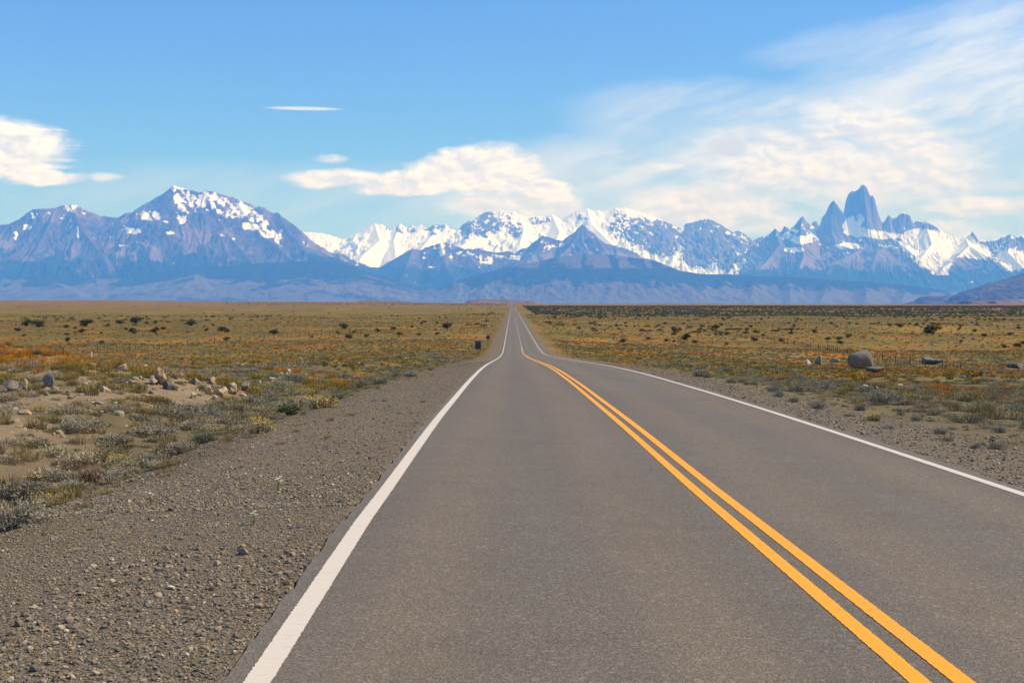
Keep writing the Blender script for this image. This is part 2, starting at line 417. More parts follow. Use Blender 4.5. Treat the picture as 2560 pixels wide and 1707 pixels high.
# ------------------------------------------------------------------ road and its markings
def mat_asphalt():
    m, n, b = material('asphalt')
    pos = n.n('ShaderNodeNewGeometry').outputs['Position']; p = n.sep(pos)
    v = n.n('ShaderNodeTexVoronoi'); n.put(v.inputs['Vector'], pos); v.inputs['Scale'].default_value = 95.0
    c = n.sep(v.outputs['Color'])
    ag = n.mix(c[0], (0.112, 0.087, 0.055), (0.195, 0.157, 0.106))
    ag = n.mix(n.m('MULTIPLY', n.ss(c[1], 0.93, 0.985), 0.6), ag, (0.34, 0.29, 0.22))
    ag = n.mix(n.ss(v.outputs['Distance'], 0.35, 0.8), ag, (0.072, 0.057, 0.041))
    v2 = n.n('ShaderNodeTexVoronoi'); n.put(v2.inputs['Vector'], pos); v2.inputs['Scale'].default_value = 38.0
    c2 = n.sep(v2.outputs['Color'])
    ag = n.mix(n.m('MULTIPLY', n.ss(c2[1], 0.9, 0.97), 0.40), ag, (0.26, 0.215, 0.16))
    # traffic bands (polished, dusty) and broad unevenness
    t = n.m('SUBTRACT', p[0], 2.03)
    lane = n.m('ABSOLUTE', n.m('SUBTRACT', n.m('ABSOLUTE', t), 1.75))
    track = n.ss(n.m('ABSOLUTE', n.m('SUBTRACT', lane, 0.85)), 0.62, 0.12)
    big = n.noise(n.xyz(n.m('MULTIPLY', p[0], 1.0), n.m('MULTIPLY', p[1], 0.12), 0), 0.9, 4, 0.6)
    mott = n.noise(pos, 1.1, 6, 0.7)
    k = n.m('ADD', 0.65, n.m('ADD', n.m('MULTIPLY', track, 0.13), n.m('ADD', n.m('MULTIPLY', big, 0.42), n.m('MULTIPLY', mott, 0.30))))
    tint = n.mix(track, (1.0, 1.0, 1.02), (1.03, 0.99, 0.93))
    col_ = n.mix(1.0, ag, n.xyz(k, k, k), 'MULTIPLY'); col_ = n.mix(1.0, col_, tint, 'MULTIPLY')
    dusty = n.m('MULTIPLY', n.ss(n.m('ABSOLUTE', t), 3.34, 3.54), 0.10)
    col_ = n.mix(dusty, col_, (0.24, 0.20, 0.15))
    n.put(b.inputs['Base Color'], col_)
    b.inputs['Roughness'].default_value = 0.8; b.inputs['Specular IOR Level'].default_value = 0.32
    n.put(b.inputs['Normal'], n.bump(n.m('ADD', v.outputs['Distance'], n.m('MULTIPLY', v2.outputs['Distance'], 0.6)), 0.35, 0.008))
    return m
M_ASPH = mat_asphalt()


def mat_paint(name, c, dirt):
    m, n, b = material(name)
    pos = n.n('ShaderNodeNewGeometry').outputs['Position']
    k = n.ss(n.noise(pos, 110.0, 3, 0.7), 0.60, 0.70)
    k2 = n.ss(n.noise(n.vm('MULTIPLY', pos, (2.5, 38, 1)), 1.0, 4, 0.7), 0.635, 0.66)
    worn = n.ss(n.noise(pos, 0.55, 4), 0.56, 0.75)
    cc = n.mix(n.m('MULTIPLY', n.noise(pos, 5.0, 4), 0.22), c, dirt)
    k = n.m('MULTIPLY', n.m('MAXIMUM', n.m('MULTIPLY', k, n.m('ADD', 0.25, worn)), k2), 0.7, clamp=True)
    n.put(b.inputs['Base Color'], n.mix(k, cc, (0.16, 0.135, 0.105)))
    b.inputs['Roughness'].default_value = 0.7
    return m
M_WHITE = mat_paint('white_road_paint', (0.60, 0.51, 0.40), (0.47, 0.39, 0.29))
M_YELLOW = mat_paint('yellow_road_paint', (0.83, 0.325, 0.009), (0.68, 0.25, 0.02))

ys = np.concatenate([np.arange(-30, 60, 0.5), np.arange(60, 300, 1.5), np.arange(300, 1000, 5), np.arange(1000, 4200, 20)])


def ribbon(y0, y1, t0, t1, dz, jag=0.0, step=None):
    yy = ys[(ys > y0) & (ys < y1)] if step is None else np.arange(y0, y1, step)
    yy = np.concatenate([[y0], yy[(yy > y0) & (yy < y1)], [y1]])
    xc = road_x(yy); z = road_z(yy) + dz
    j0, j1 = rng.normal(0, 1, len(yy)) * jag, rng.normal(0, 1, len(yy)) * jag
    wob = 0.004 * np.sin(yy / 3.1 + t0) if jag else 0
    V = np.stack([np.stack([xc + t0 + j0 + wob, yy, z], -1), np.stack([xc + t1 + j1 + wob, yy, z], -1)], 1).reshape(-1, 3)
    return V, grid_faces(len(yy), 2)


def build_road():
    # asphalt slab: ragged outer edges with a thin vertical side
    yy = np.concatenate([np.arange(-30, 45, 0.06), np.arange(45, 120, 0.4), ys[ys >= 120]])
    xc, z = road_x(yy), road_z(yy)
    wl = np.where(yy < 150, 0.022 * fbm(yy / 0.7, yy * 0, 4, 51) + 0.02 * fbm(yy / 6, yy * 0, 2, 52), 0)
    wr = np.where(yy < 150, 0.04 * fbm(yy / 0.9, yy * 0 + 9, 4, 53) + 0.07 * fbm(yy / 5, yy * 0, 2, 54), 0)
    ts = [ASPH_L + wl, ASPH_L + wl + 0.006, EDGE_L - 0.05 + wl * 0, EDGE_L + 0.3 + wl * 0, -1.7 + wl * 0, 0 * wl, 1.7 + 0 * wl, EDGE_R - 0.3 + wl * 0, EDGE_R + 0.08 + wl * 0, ASPH_R + wr - 0.006, ASPH_R + wr]
    zs = [-0.11, -0.004, 0, 0, 0, 0, 0, 0, 0, -0.004, -0.11]
    V = np.stack([np.stack([xc + t, yy, z + dz], -1) for t, dz in zip(ts, zs)], 1).reshape(-1, 3)
    road = add('road', mesh_np('road', V, grid_faces(len(yy), len(ts)), M_ASPH, False), kind='structure')
    yk = 262.0
    def strip(name, y0, y1, t0, t1, dz, mat, jag=0.0):
        a, b = [], []
        V1, F1 = ribbon(y0, min(y1, 60), t0, t1, dz, jag, 0.022) if y0 < 60 else (None, None)
        if V1 is not None: a.append(V1); b.append(F1)
        if y1 > 60:
            V2, F2 = ribbon(max(y0, 60), y1, t0, t1, dz); b.append(F2 + sum(len(q) for q in a)); a.append(V2)
        return add(name, mesh_np(name, np.concatenate(a), np.concatenate(b), mat), road)
    strip('edge_line', -30, 4200, EDGE_L - 0.07, EDGE_L + 0.07, 0.004, M_WHITE, 0.0022)
    strip('edge_line', -30, 176, EDGE_R - 0.06, EDGE_R + 0.06, 0.004, M_WHITE, 0.0022)
    strip('edge_line', 184, 4200, EDGE_R - 0.06, EDGE_R + 0.06, 0.004, M_WHITE)
    strip('centre_line', -30, 270, -0.165, -0.055, 0.004, M_YELLOW, 0.0018)
    strip('centre_line', -30, 205, 0.055, 0.165, 0.004, M_YELLOW, 0.0018)
    for k in range(10):
        strip('centre_dash', 207 + k * 7.6, 211 + k * 7.6, 0.055, 0.165, 0.004, M_WHITE if k > 4 else M_YELLOW)
    for k in range(46):
        strip('centre_dash', 275 + k * 12, 281 + k * 12, -0.06, 0.06, 0.004, M_WHITE)
    return road
ROAD = build_road()


# ------------------------------------------------------------------ mountains
def mat_mountain(name, rock1, rock2, scree, veg=(0.018, 0.026, 0.022), vs=(1, 1, 1.6)):
    m, n, b = material(name)
    pos = n.n('ShaderNodeNewGeometry').outputs['Position']
    kp = n.vm('MULTIPLY', pos, vs)
    a = n.noise(kp, 0.0016, 6, 0.62); c = n.noise(kp, 0.006, 5, 0.65)
    rock = n.mix(n.ss(a, 0.38, 0.62), rock1, rock2)
    rock = n.mix(n.m('MULTIPLY', n.ss(c, 0.5, 0.7), 0.5), rock, scree)
    sc = n.ss(n.m('ADD', n.attr('scree'), n.m('MULTIPLY', n.m('SUBTRACT', c, 0.5), 1.1)), 0.35, 0.65)
    rock = n.mix(sc, rock, scree)
    vg = n.ss(n.m('ADD', n.attr('veg'), n.m('MULTIPLY', n.m('SUBTRACT', c, 0.5), 1.2)), 0.40, 0.62)
    rock = n.mix(vg, rock, veg)
    e = n.noise(n.vm('MULTIPLY', pos, (1, 1, 2.2)), 0.019, 4, 0.65)
    sn = n.ss(n.m('ADD', n.attr('snow'), n.m('ADD', n.m('MULTIPLY', n.m('SUBTRACT', c, 0.5), 1.3), n.m('MULTIPLY', n.m('SUBTRACT', e, 0.5), 0.8))), 0.45, 0.55)
    bn = n.n('ShaderNodeBump'); n.put(bn.inputs['Height'], n.m('ADD', c, n.m('MULTIPLY', e, 0.4))); bn.inputs['Distance'].default_value = 110.0
    n.put(bn.inputs['Strength'], n.m('SUBTRACT', 0.55, n.m('MULTIPLY', sn, 0.45))); n.put(b.inputs['Normal'], bn.outputs[0])
    n.put(b.inputs['Base Color'], n.mix(sn, rock, (0.86, 0.86, 0.87)))
    b.inputs['Roughness'].default_value = 0.95; b.inputs['Specular IOR Level'].default_value = 0.05
    return m
M_MT = mat_mountain('mountain_rock', (0.050, 0.038, 0.038), (0.105, 0.074, 0.066), (0.19, 0.135, 0.11))
M_GRANITE = mat_mountain('granite', (0.105, 0.085, 0.078), (0.17, 0.135, 0.115), (0.21, 0.15, 0.115))
M_TOWER = mat_mountain('tower_granite', (0.085, 0.068, 0.062), (0.16, 0.125, 0.105), (0.23, 0.165, 0.12), vs=(1.9, 1.9, 0.38))
M_RISE = mat_mountain('rise_steppe', (0.15, 0.098, 0.06), (0.20, 0.135, 0.082), (0.27, 0.19, 0.125))
M_FOOT = mat_mountain('foothill_steppe', (0.06, 0.05, 0.042), (0.08, 0.066, 0.054), (0.115, 0.092, 0.075))


def massif(name, ridges, x_px, Y0, Y1, dx, dy, mat, paint, base=-70.0, rough=1.0, seed=1, crag=0.0, ribs=0.25, label=None, finek=0.09, texk=0.22):
    Ym = 0.5 * (Y0 + Y1)
    X0, X1 = px_dir(x_px[0], 700)[0] * Ym, px_dir(x_px[1], 700)[0] * Ym
    xs, yv = np.arange(X0, X1, dx), np.arange(Y0, Y1, dy)
    X, Y = np.meshgrid(xs, yv)
    H = np.full(X.shape, base, float); DR = np.full(X.shape, 1e9)
    wx = X + 520 * fbm(X / 2100, Y / 2100, 3, seed + 40) + 0.25 * (Y - Ym) * perlin(X / 3800, Y / 9000, seed + 44)
    wy = Y + 700 * fbm(X / 1800 + 7, Y / 1800, 3, seed + 47)
    rib = 0.55 * ridged(wx / 2300, wy / 4200, 5, seed + 7) + 0.45 * ridged(wx / 900 + 5, wy / 1700, 4, seed + 9)
    fine = fbm(X / 300, Y / 380, 5, seed + 13, 0.55)
    wob = 1.0 + ribs * (0.62 - rib) * 2.0 + finek * fine
    for rd in ridges:
        P = np.array([px_at(*p) for p in rd['p']]); k = rd.get('k', 0.75); jag = rd.get('jag', 0.0)
        for A, B in zip(P[:-1], P[1:]):
            ab = B[:2] - A[:2]; L2 = ab @ ab + 1e-9
            t = np.clip(((X - A[0]) * ab[0] + (Y - A[1]) * ab[1]) / L2, 0, 1)
            d = np.hypot(X - A[0] - t * ab[0], Y - A[1] - t * ab[1])
            hr = A[2] + t * (B[2] - A[2])
            if jag: hr = hr + jag * (fbm(X / 130, Y / 420, 4, seed + 70, 0.6)) * np.exp(-d / 350)
            Hh = np.maximum(hr - base, 20.0) * rd.get('h0', 1.05)
            kk = k * np.clip(wob, 0.35, 2.0)
            h = hr - Hh * (1 - np.exp(-kk * d / Hh)) - rd.get('lin', 0.10) * d * wob
            up = h > H
            H = np.where(up, h, H); DR = np.minimum(DR, d)
    hr_ = np.clip((H - base) / 900.0, 0, 1)
    amp = rough * sst(DR, 0, 700) * hr_
    H = H + amp * (230 * (ridged(wx / 1500, wy / 1900, 6, seed + 3, 0.44) - 0.62) + 28 * fine) + rough * 14 * fine * hr_
    if crag: H = H - crag * ridged(wx / 210, wy / 1500, 4, seed + 80, 0.6)**3 * sst(DR, 5, 120) * sst(DR, 2600, 500) * hr_
    H = np.maximum(H, base)
    H = base + (H - base) * sst(Y, Y0, Y0 + 0.28 * (Y1 - Y0)) * sst(Y, Y1, Y1 - 0.06 * (Y1 - Y0)) * sst(X, X0, X0 + 300) * sst(X, X1, X1 - 300)
    gy, gx = np.gradient(H, dy, dx)
    nzv = 1 / np.sqrt(1 + gx * gx + gy * gy)
    u, v = project(X, Y, H)
    tex = fbm(wx / 330, H / 130 + wy / 900, 5, seed + 60, 0.6)
    A = paint(X, Y, H, u, v, nzv, gx, gy, fine, rib)
    A['snow'] = A.get('snow', -1) + texk * tex
    A = {k: np.clip(np.nan_to_num(A.get(k, np.zeros(X.shape))) + 0 * X, -2, 2).ravel() for k in ('snow', 'veg', 'scree')}
    return add(name, mesh_np(name, np.stack([X, Y, H], -1).reshape(-1, 3), grid_faces(*X.shape), mat, True, A), kind='structure', label=label)


def ell(u, v, lst):
    """soft union of ellipses in sight coordinates: (x, y, rx, ry, weight)"""
    r = np.zeros(u.shape)
    for (x, y, rx, ry, w) in lst:
        q = ((u - x) / rx)**2 + ((v - y) / ry)**2
        r = np.maximum(r, w * np.clip(1.4 - q, 0, 1))
    return r

# --- brown massif on the left with the snow-streaked summit
YB = 45000
left_sil = [(-260, 600), (-120, 580), (-40, 572), (0, 564), (22, 561), (55, 544), (79, 524), (110, 522), (139, 519), (179, 511), (194, 515), (219, 528), (263, 542), (289, 544), (318, 533), (344, 530), (369, 517), (395, 500), (413, 482), (424, 471), (435, 464), (453, 469), (472, 475), (486, 478), (500, 482), (512, 477), (527, 478), (548, 484), (570, 491), (592, 497), (614, 506), (640, 519), (650, 516), (658, 519), (676, 530), (695, 533), (713, 546), (728, 557), (750, 575), (775, 597), (797, 619), (830, 645), (870, 668), (930, 700)]
def spur(*pts, k=0.7, h0=1.05): return {'p': list(pts), 'k': k, 'h0': h0}
rl = [{'p': [(x, y, YB) for x, y in left_sil], 'k': 0.85, 'jag': 26},
      spur((179, 511, YB), (196, 556, 44000), (232, 610, 42800), (285, 668, 41300)), spur((139, 519, YB), (118, 570, 44000), (92, 620, 43000), (40, 690, 41200)),
      spur((22, 561, YB), (-20, 610, 43800), (-60, 680, 42000)),
      spur((435, 464, YB), (448, 520, 44300), (480, 560, 43700), (498, 600, 43000), (520, 650, 42000), (560, 690, 41000)),
      spur((418, 478, YB), (396, 540, 44200), (352, 588, 43600), (344, 630, 42700), (330, 690, 41200)),
      spur((592, 497, YB), (615, 540, 44300), (655, 585, 43500), (720, 640, 42300), (800, 690, 41000)),
      spur((512, 477, YB), (530, 520, 44400), (560, 570, 43600), (610, 630, 42400), (660, 690, 41000)),
      spur((695, 533, YB), (722, 580, 44200), (770, 630, 43200), (840, 690, 42000))]
def paint_left(X, Y, H, u, v, nz, gx, gy, fine, rib):
    s = ell(u, v, [(185, 521, 34, 12, .75), (205, 532, 26, 9, .6), (84, 540, 12, 10, .8), (115, 532, 18, 5, .7), (66, 568, 13, 10, .9), (38, 592, 8, 14, .8), (178, 560, 4, 20, .6), (195, 575, 3, 26, .5), (155, 540, 12, 10, .6),
                   (375, 540, 34, 14, .9), (330, 577, 30, 9, .95), (310, 570, 12, 8, .8), (302, 612, 12, 5, .85), (296, 592, 4, 10, .8), (455, 492, 24, 26, .72), (478, 510, 28, 22, .66), (455, 548, 14, 12, 1.0), (462, 525, 22, 18, .62),
                   (520, 500, 40, 22, .72), (560, 515, 45, 22, .72), (605, 525, 34, 22, .78), (640, 543, 20, 14, .95), (585, 535, 30, 12, .6), (620, 566, 22, 10, .9), (648, 572, 26, 12, .95), (672, 585, 32, 10, .8), (698, 595, 12, 22, .85), (668, 558, 14, 8, .8),
                   (424, 583, 16, 5, .8), (560, 586, 10, 7, .7), (590, 598, 14, 4, .6), (548, 552, 10, 6, .6), (410, 555, 18, 4, .55), (758, 606, 6, 3, .8), (440, 470, 14, 10, .8)])
    ra, rb = X - 0.9 * H, H + 0.9 * X
    q = 0.62 * fbm(rb / 150, ra / 620, 5, 71, 0.6) + 0.30 * fbm(X / 130, H / 520, 4, 74, 0.6)
    s = s * (0.56 + 0.22 * sst(nz, 0.50, 0.80)) + 0.70 * q + 0.12 * sst(v, 560, 480) * sst(u, 400, 450) - 0.05 * sst(s, 0.2, 0.0) * 3
    veg = sst(v + 14 * fine + 46 * fbm(X / 2100, Y / 1500, 4, 77), 636, 672)
    sc = 0.85 * fbm(X / 1100, Y / 1500, 4, 78) + 0.28
    return {'snow': s, 'veg': veg * 0.9, 'scree': sc}
massif('mountain_massif', rl, (-330, 1010), 40400, 46600, 22, 40, M_MT, paint_left, seed=2, rough=1.35, crag=90, texk=0.0, label='purple brown mountain massif with a snow streaked summit on the left horizon')

# --- snow range across the middle, far behind
YS = 57000
snow_sil = [(560, 640), (680, 600), (740, 580), (780, 580), (817, 584), (853, 597), (890, 594), (919, 572), (937, 559), (955, 561), (977, 577), (988, 568), (1001, 559), (1014, 570), (1020, 573), (1029, 562), (1040, 570), (1051, 561), (1060, 567), (1069, 577), (1083, 562), (1088, 566), (1094, 559), (1102, 564), (1111, 559), (1124, 568), (1138, 583), (1153, 580), (1168, 557), (1186, 546), (1204, 534), (1222, 527), (1240, 530), (1255, 525), (1268, 530), (1281, 527), (1299, 537), (1328, 542), (1345, 540), (1361, 544), (1380, 535), (1402, 550), (1416, 546), (1438, 528), (1467, 520), (1482, 528), (1495, 526), (1508, 530), (1524, 526), (1540, 519), (1559, 519), (1580, 524), (1602, 529), (1645, 545), (1670, 556), (1690, 568), (1712, 560), (1730, 555), (1750, 550), (1768, 546), (1785, 552), (1798, 559), (1811, 576), (1824, 587), (1834, 582), (1843, 574), (1850, 590), (1857, 597), (1866, 590), (1879, 601), (1900, 593), (1917, 589), (1960, 600), (2040, 620), (2140, 660)]
rs = [{'p': [(x, y, YS) for x, y in snow_sil], 'k': 0.62, 'jag': 32},
      spur((937, 559, YS), (950, 600, 55600), (905, 640, 53500), (880, 680, 51800), k=.5), spur((1001, 559, YS), (985, 600, 55800), (990, 640, 53500), k=.5),
      spur((1094, 559, YS), (1080, 590, 56000), (1050, 625, 54000), k=.5), spur((1255, 526, YS), (1240, 570, 55800), (1180, 600, 54500), (1120, 630, 53000), k=.5),
      spur((1299, 537, YS), (1310, 575, 55700), (1300, 610, 54000), k=.5), spur((1380, 535, YS), (1400, 580, 55500), (1380, 620, 53500), k=.5),
      spur((1467, 520, YS), (1480, 560, 55800), (1530, 610, 54000), (1600, 660, 52000), k=.55), spur((1540, 519, YS), (1556, 560, 56000), (1570, 590, 55000), k=1.2),
      spur((1602, 529, YS), (1640, 580, 55800), (1668, 612, 54800), k=1.3), spur((1768, 546, YS), (1752, 600, 55800), (1735, 640, 54400), (1720, 680, 53000), k=1.2),
      spur((1768, 546, YS), (1800, 620, 55400), (1812, 660, 54000), k=1.1), spur((1843, 574, YS), (1830, 630, 55300), (1845, 660, 54000), k=1.0)]
def paint_snow(X, Y, H, u, v, nz, gx, gy, fine, rib):
    cliff = ell(u, v, [(1015, 572, 70, 14, .5), (1090, 574, 50, 20, .62), (945, 566, 22, 8, .4), (1165, 572, 18, 26, .8), (1215, 560, 46, 40, .72), (1262, 548, 24, 26, .62), (1290, 575, 26, 26, .5), (1345, 552, 42, 12, .65), (1450, 540, 32, 22, .42), (1548, 560, 26, 46, .62), (1600, 575, 44, 46, .68), (1655, 590, 60, 50, .8), (1750, 600, 52, 70, .92), (1790, 590, 40, 60, .9), (1815, 640, 26, 40, .8), (1845, 600, 40, 36, .7), (1900, 610, 40, 24, .9)])
    s = 1.45 - 2.3 * cliff * (0.60 + 0.7 * sst(nz, 0.86, 0.50)) + 0.75 * fine * cliff - 0.30 * sst(nz, 0.72, 0.42)
    low = ell(u, v, [(1690, 690, 90, 24, .3), (1600, 650, 60, 30, .3), (1480, 600, 110, 60, .3)])
    return {'snow': s + low, 'scree': 0.1 + 0.2 * fine}
massif('snow_range', rs, (520, 2180), 51000, 58800, 24, 46, M_GRANITE, paint_snow, seed=5, rough=0.5, crag=25, texk=0.12, ribs=0.18, finek=0.14, label='distant white snow covered range with glaciers in the middle of the horizon')

# --- granite towers on the right
YT = 54000
T1 = [(1800, 700), (1832, 682), (1858, 661), (1883, 627), (1900, 619), (1917, 597), (1930, 580), (1938, 572), (1951, 580), (1962, 565), (1979, 574), (1987, 572), (1992, 556), (1999, 546), (2006, 540), (2013, 548), (2019, 555), (2026, 572), (2030, 559), (2040, 548), (2046, 560), (2049, 568), (2055, 556), (2060, 545)]
tower_a = [(2050, 556), (2056, 538), (2066, 525), (2074, 504), (2084, 495), (2090, 502), (2094, 508), (2104, 521), (2112, 533)]
tower_b = [(2112, 536), (2113, 514), (2116, 492), (2121, 479), (2130, 472), (2138, 473), (2146, 468), (2151, 460), (2157, 455), (2163, 457), (2169, 467), (2176, 484), (2182, 483), (2187, 490), (2191, 508), (2196, 526), (2205, 552), (2213, 574)]
T2 = [(2206, 556), (2216, 545), (2223, 540), (2232, 546), (2240, 544), (2250, 536), (2257, 531), (2264, 534), (2270, 531), (2278, 555), (2284, 558), (2291, 550), (2300, 554), (2312, 550), (2322, 558), (2330, 563), (2342, 580), (2355, 593), (2385, 595), (2415, 593), (2426, 584), (2432, 578), (2440, 590), (2449, 599), (2474, 601), (2495, 597), (2504, 589), (2516, 592), (2529, 587), (2540, 592), (2551, 589), (2580, 592), (2620, 580), (2680, 600), (2760, 640)]
rt = [{'p': [(x, y, YT) for x, y in T1], 'k': 2.0, 'h0': .55, 'lin': .42, 'jag': 60}, {'p': [(x, y, YT - 200) for x, y in tower_a], 'k': 5.5, 'h0': .36, 'lin': .5, 'jag': 30}, {'p': [(x, y, YT + 250) for x, y in tower_b], 'k': 6.5, 'h0': .40, 'lin': .5, 'jag': 28},
      {'p': [(x, y, YT + 300) for x, y in T2], 'k': 1.7, 'h0': .42, 'lin': .40, 'jag': 70},
      {'p': [(2159, 462, YT + 250), (2163, 500, YT - 20), (2168, 545, YT - 140)], 'k': 4.2, 'h0': .42, 'lin': .5}, {'p': [(2084, 498, YT - 200), (2078, 540, YT - 380), (2080, 575, YT - 480)], 'k': 3.6, 'h0': .38, 'lin': .5},
      spur((1938, 572, YT), (1950, 610, 52900), (1920, 650, 51500), (1880, 690, 50000), k=.8), spur((2006, 545, YT), (2000, 600, 52700), (2010, 640, 51400), (1990, 690, 49500), k=.7),
      spur((2080, 575, 53500), (2090, 610, 52500), (2150, 626, 51000), (2198, 621, 50500), (2228, 645, 50000), (2262, 668, 49600), (2310, 695, 49000), k=.6),
      spur((2150, 626, 51000), (2100, 650, 50000), (2050, 672, 49000), (2020, 700, 48300), k=.55), spur((2198, 621, 50500), (2180, 660, 49600), (2200, 700, 48400), k=.5),
      spur((2213, 580, YT), (2240, 600, 53200), (2290, 640, 51600), k=.5), spur((2312, 552, YT + 300), (2330, 610, 52800), (2300, 650, 51200), k=.5),
      spur((2415, 595, YT), (2423, 614, 51500), (2390, 645, 50600), (2355, 672, 50000), k=.6), spur((2423, 614, 51500), (2460, 635, 50800), (2495, 661, 50200), (2540, 690, 49500), k=.6),
      spur((2274, 640, 50200), (2295, 660, 49800), (2325, 690, 49200), k=1.0), spur((2529, 588, YT), (2520, 630, 52500), (2560, 670, 50800), k=.8), spur((2620, 580, YT), (2610, 640, 52000), (2640, 690, 50500), k=.6)]
def paint_towers(X, Y, H, u, v, nz, gx, gy, fine, rib):
    rockm = ell(u, v, [(2160, 500, 52, 52, 1.2), (2152, 532, 34, 34, 1.1), (2190, 540, 30, 50, 1.0), (2082, 530, 34, 50, 1.1), (2080, 585, 40, 36, 1.0), (2006, 565, 22, 26, .9), (2250, 560, 44, 30, .9), (2312, 568, 34, 26, .8), (1940, 600, 50, 40, .75), (1900, 650, 70, 40, .95), (1990, 630, 60, 30, .7), (2100, 660, 120, 40, 1.1), (2200, 660, 90, 40, 1.0), (2295, 665, 34, 30, 1.1), (2160, 605, 60, 14, .7), (2240, 605, 40, 10, .6), (2400, 655, 40, 20, .6), (2540, 620, 30, 30, .55), (2460, 670, 60, 20, .8)])
    snowm = ell(u, v, [(2146, 548, 22, 16, .62), (2130, 558, 20, 12, .8), (2115, 572, 14, 22, .5), (2150, 580, 50, 8, .9), (2210, 590, 50, 7, .8), (2000, 600, 24, 10, 1.0), (1985, 625, 26, 7, .95), (1965, 590, 12, 10, .7), (2120, 615, 30, 8, .8), (2105, 635, 26, 6, .6), (2300, 610, 50, 36, 1.0), (2380, 615, 60, 32, 1.0), (2330, 650, 60, 30, .9), (2440, 630, 34, 18, .8), (2530, 650, 40, 30, .7), (2350, 680, 30, 8, .8)])
    s = 0.70 * sst(v, 705, 560) - 0.62 * rockm + 1.15 * snowm + 0.30 * fine + 0.42 * (sst(nz, 0.30, 0.75) - 0.62) - sst(v, 640, 700) * 0.5 * sst(u, 2330, 2200)
    veg = sst(v + 14 * fine + 8 * fbm(X / 2000, Y / 2000, 3, 87), 650, 692)
    return {'snow': s, 'veg': veg, 'scree': 0.35 + 0.5 * fbm(X / 1400, Y / 2000, 3, 88) + 0.3 * sst(u, 2240, 2100) * sst(v, 610, 640)}
massif('granite_towers', rt, (1760, 2800), 47800, 55400, 16, 32, M_TOWER, paint_towers, seed=9, rough=0.45, crag=170, texk=0.15, ribs=0.16, finek=0.12, label='jagged granite towers and snowfields rising at the right of the horizon')

# --- dark front ridge with the small black pyramid
YC = 48000
front_sil = [(700, 690), (780, 640), (817, 637), (846, 632), (870, 640), (890, 652), (926, 668), (948, 668), (970, 656), (1007, 634), (1032, 621), (1047, 626), (1075, 615), (1102, 608), (1116, 606), (1131, 612), (1164, 623), (1193, 621), (1237, 632), (1270, 628), (1290, 634), (1306, 630), (1328, 615), (1345, 602), (1358, 588), (1370, 592), (1383, 597), (1402, 601), (1416, 604), (1425, 598), (1434, 590), (1441, 582), (1447, 573), (1451, 565), (1456, 561), (1463, 566), (1471, 583), (1480, 592), (1489, 604), (1500, 606), (1511, 608), (1525, 612), (1540, 615), (1570, 623), (1590, 632), (1606, 643), (1640, 652), (1700, 690), (1760, 720)]
rf = [{'p': [(x, y, YC) for x, y in front_sil], 'k': .9, 'jag': 28}, spur((1102, 608, YC), (1110, 640, 46900), (1120, 680, 45600), (1150, 715, 44200)), spur((1032, 621, YC), (1020, 655, 46800), (1000, 700, 45200)),
      spur((1164, 623, YC), (1180, 650, 46900), (1220, 690, 45600), k=.6), spur((1456, 561, YC), (1452, 596, 47400), (1470, 630, 46700), (1480, 670, 45600), k=.9), spur((1456, 563, YC), (1420, 622, 46900), (1380, 660, 45800), k=.7),
      spur((1358, 588, YC), (1340, 630, 46900), (1300, 670, 45700), k=.65), spur((1540, 615, YC), (1545, 650, 46700), (1560, 690, 45200), k=.55), spur((846, 632, YC), (860, 670, 46500), (900, 710, 45000), k=.6)]
def paint_front(X, Y, H, u, v, nz, gx, gy, fine, rib):
    s = ell(u, v, [(1106, 624, 10, 26, .85), (1085, 632, 5, 26, .7), (1128, 630, 6, 28, .6), (1062, 640, 6, 12, .5), (1160, 634, 24, 8, .8), (1215, 652, 22, 12, .8), (1190, 640, 26, 7, .75), (1245, 640, 18, 6, .8), (1285, 644, 30, 6, .85), (1315, 636, 18, 5, .7), (1360, 606, 8, 8, .5), (1395, 614, 22, 6, .85), (1370, 620, 12, 7, .7), (1432, 618, 5, 8, .8), (1470, 612, 7, 4, .6), (1080, 668, 12, 3, .8), (1200, 668, 6, 4, .7), (905, 640, 30, 24, .8), (935, 660, 20, 10, .8), (948, 650, 14, 20, .7), (870, 632, 14, 6, .6)])
    veg = sst(v + 12 * fine, 648, 682) * 0.75
    s = s * 0.72 + 0.45 * fbm(X / 240, H / 160, 5, 73, 0.6) - 0.05
    return {'snow': s, 'veg': veg, 'scree': 0.30 + 0.4 * fine + 0.4 * sst(v, 610, 650) * sst(u, 1240, 1400)}
massif('dark_ridge', rf, (660, 1800), 43800, 49200, 22, 40, M_MT, paint_front, seed=14, rough=0.8, ribs=0.45, label='dark rocky ridge with a small pyramid peak below the snow range')

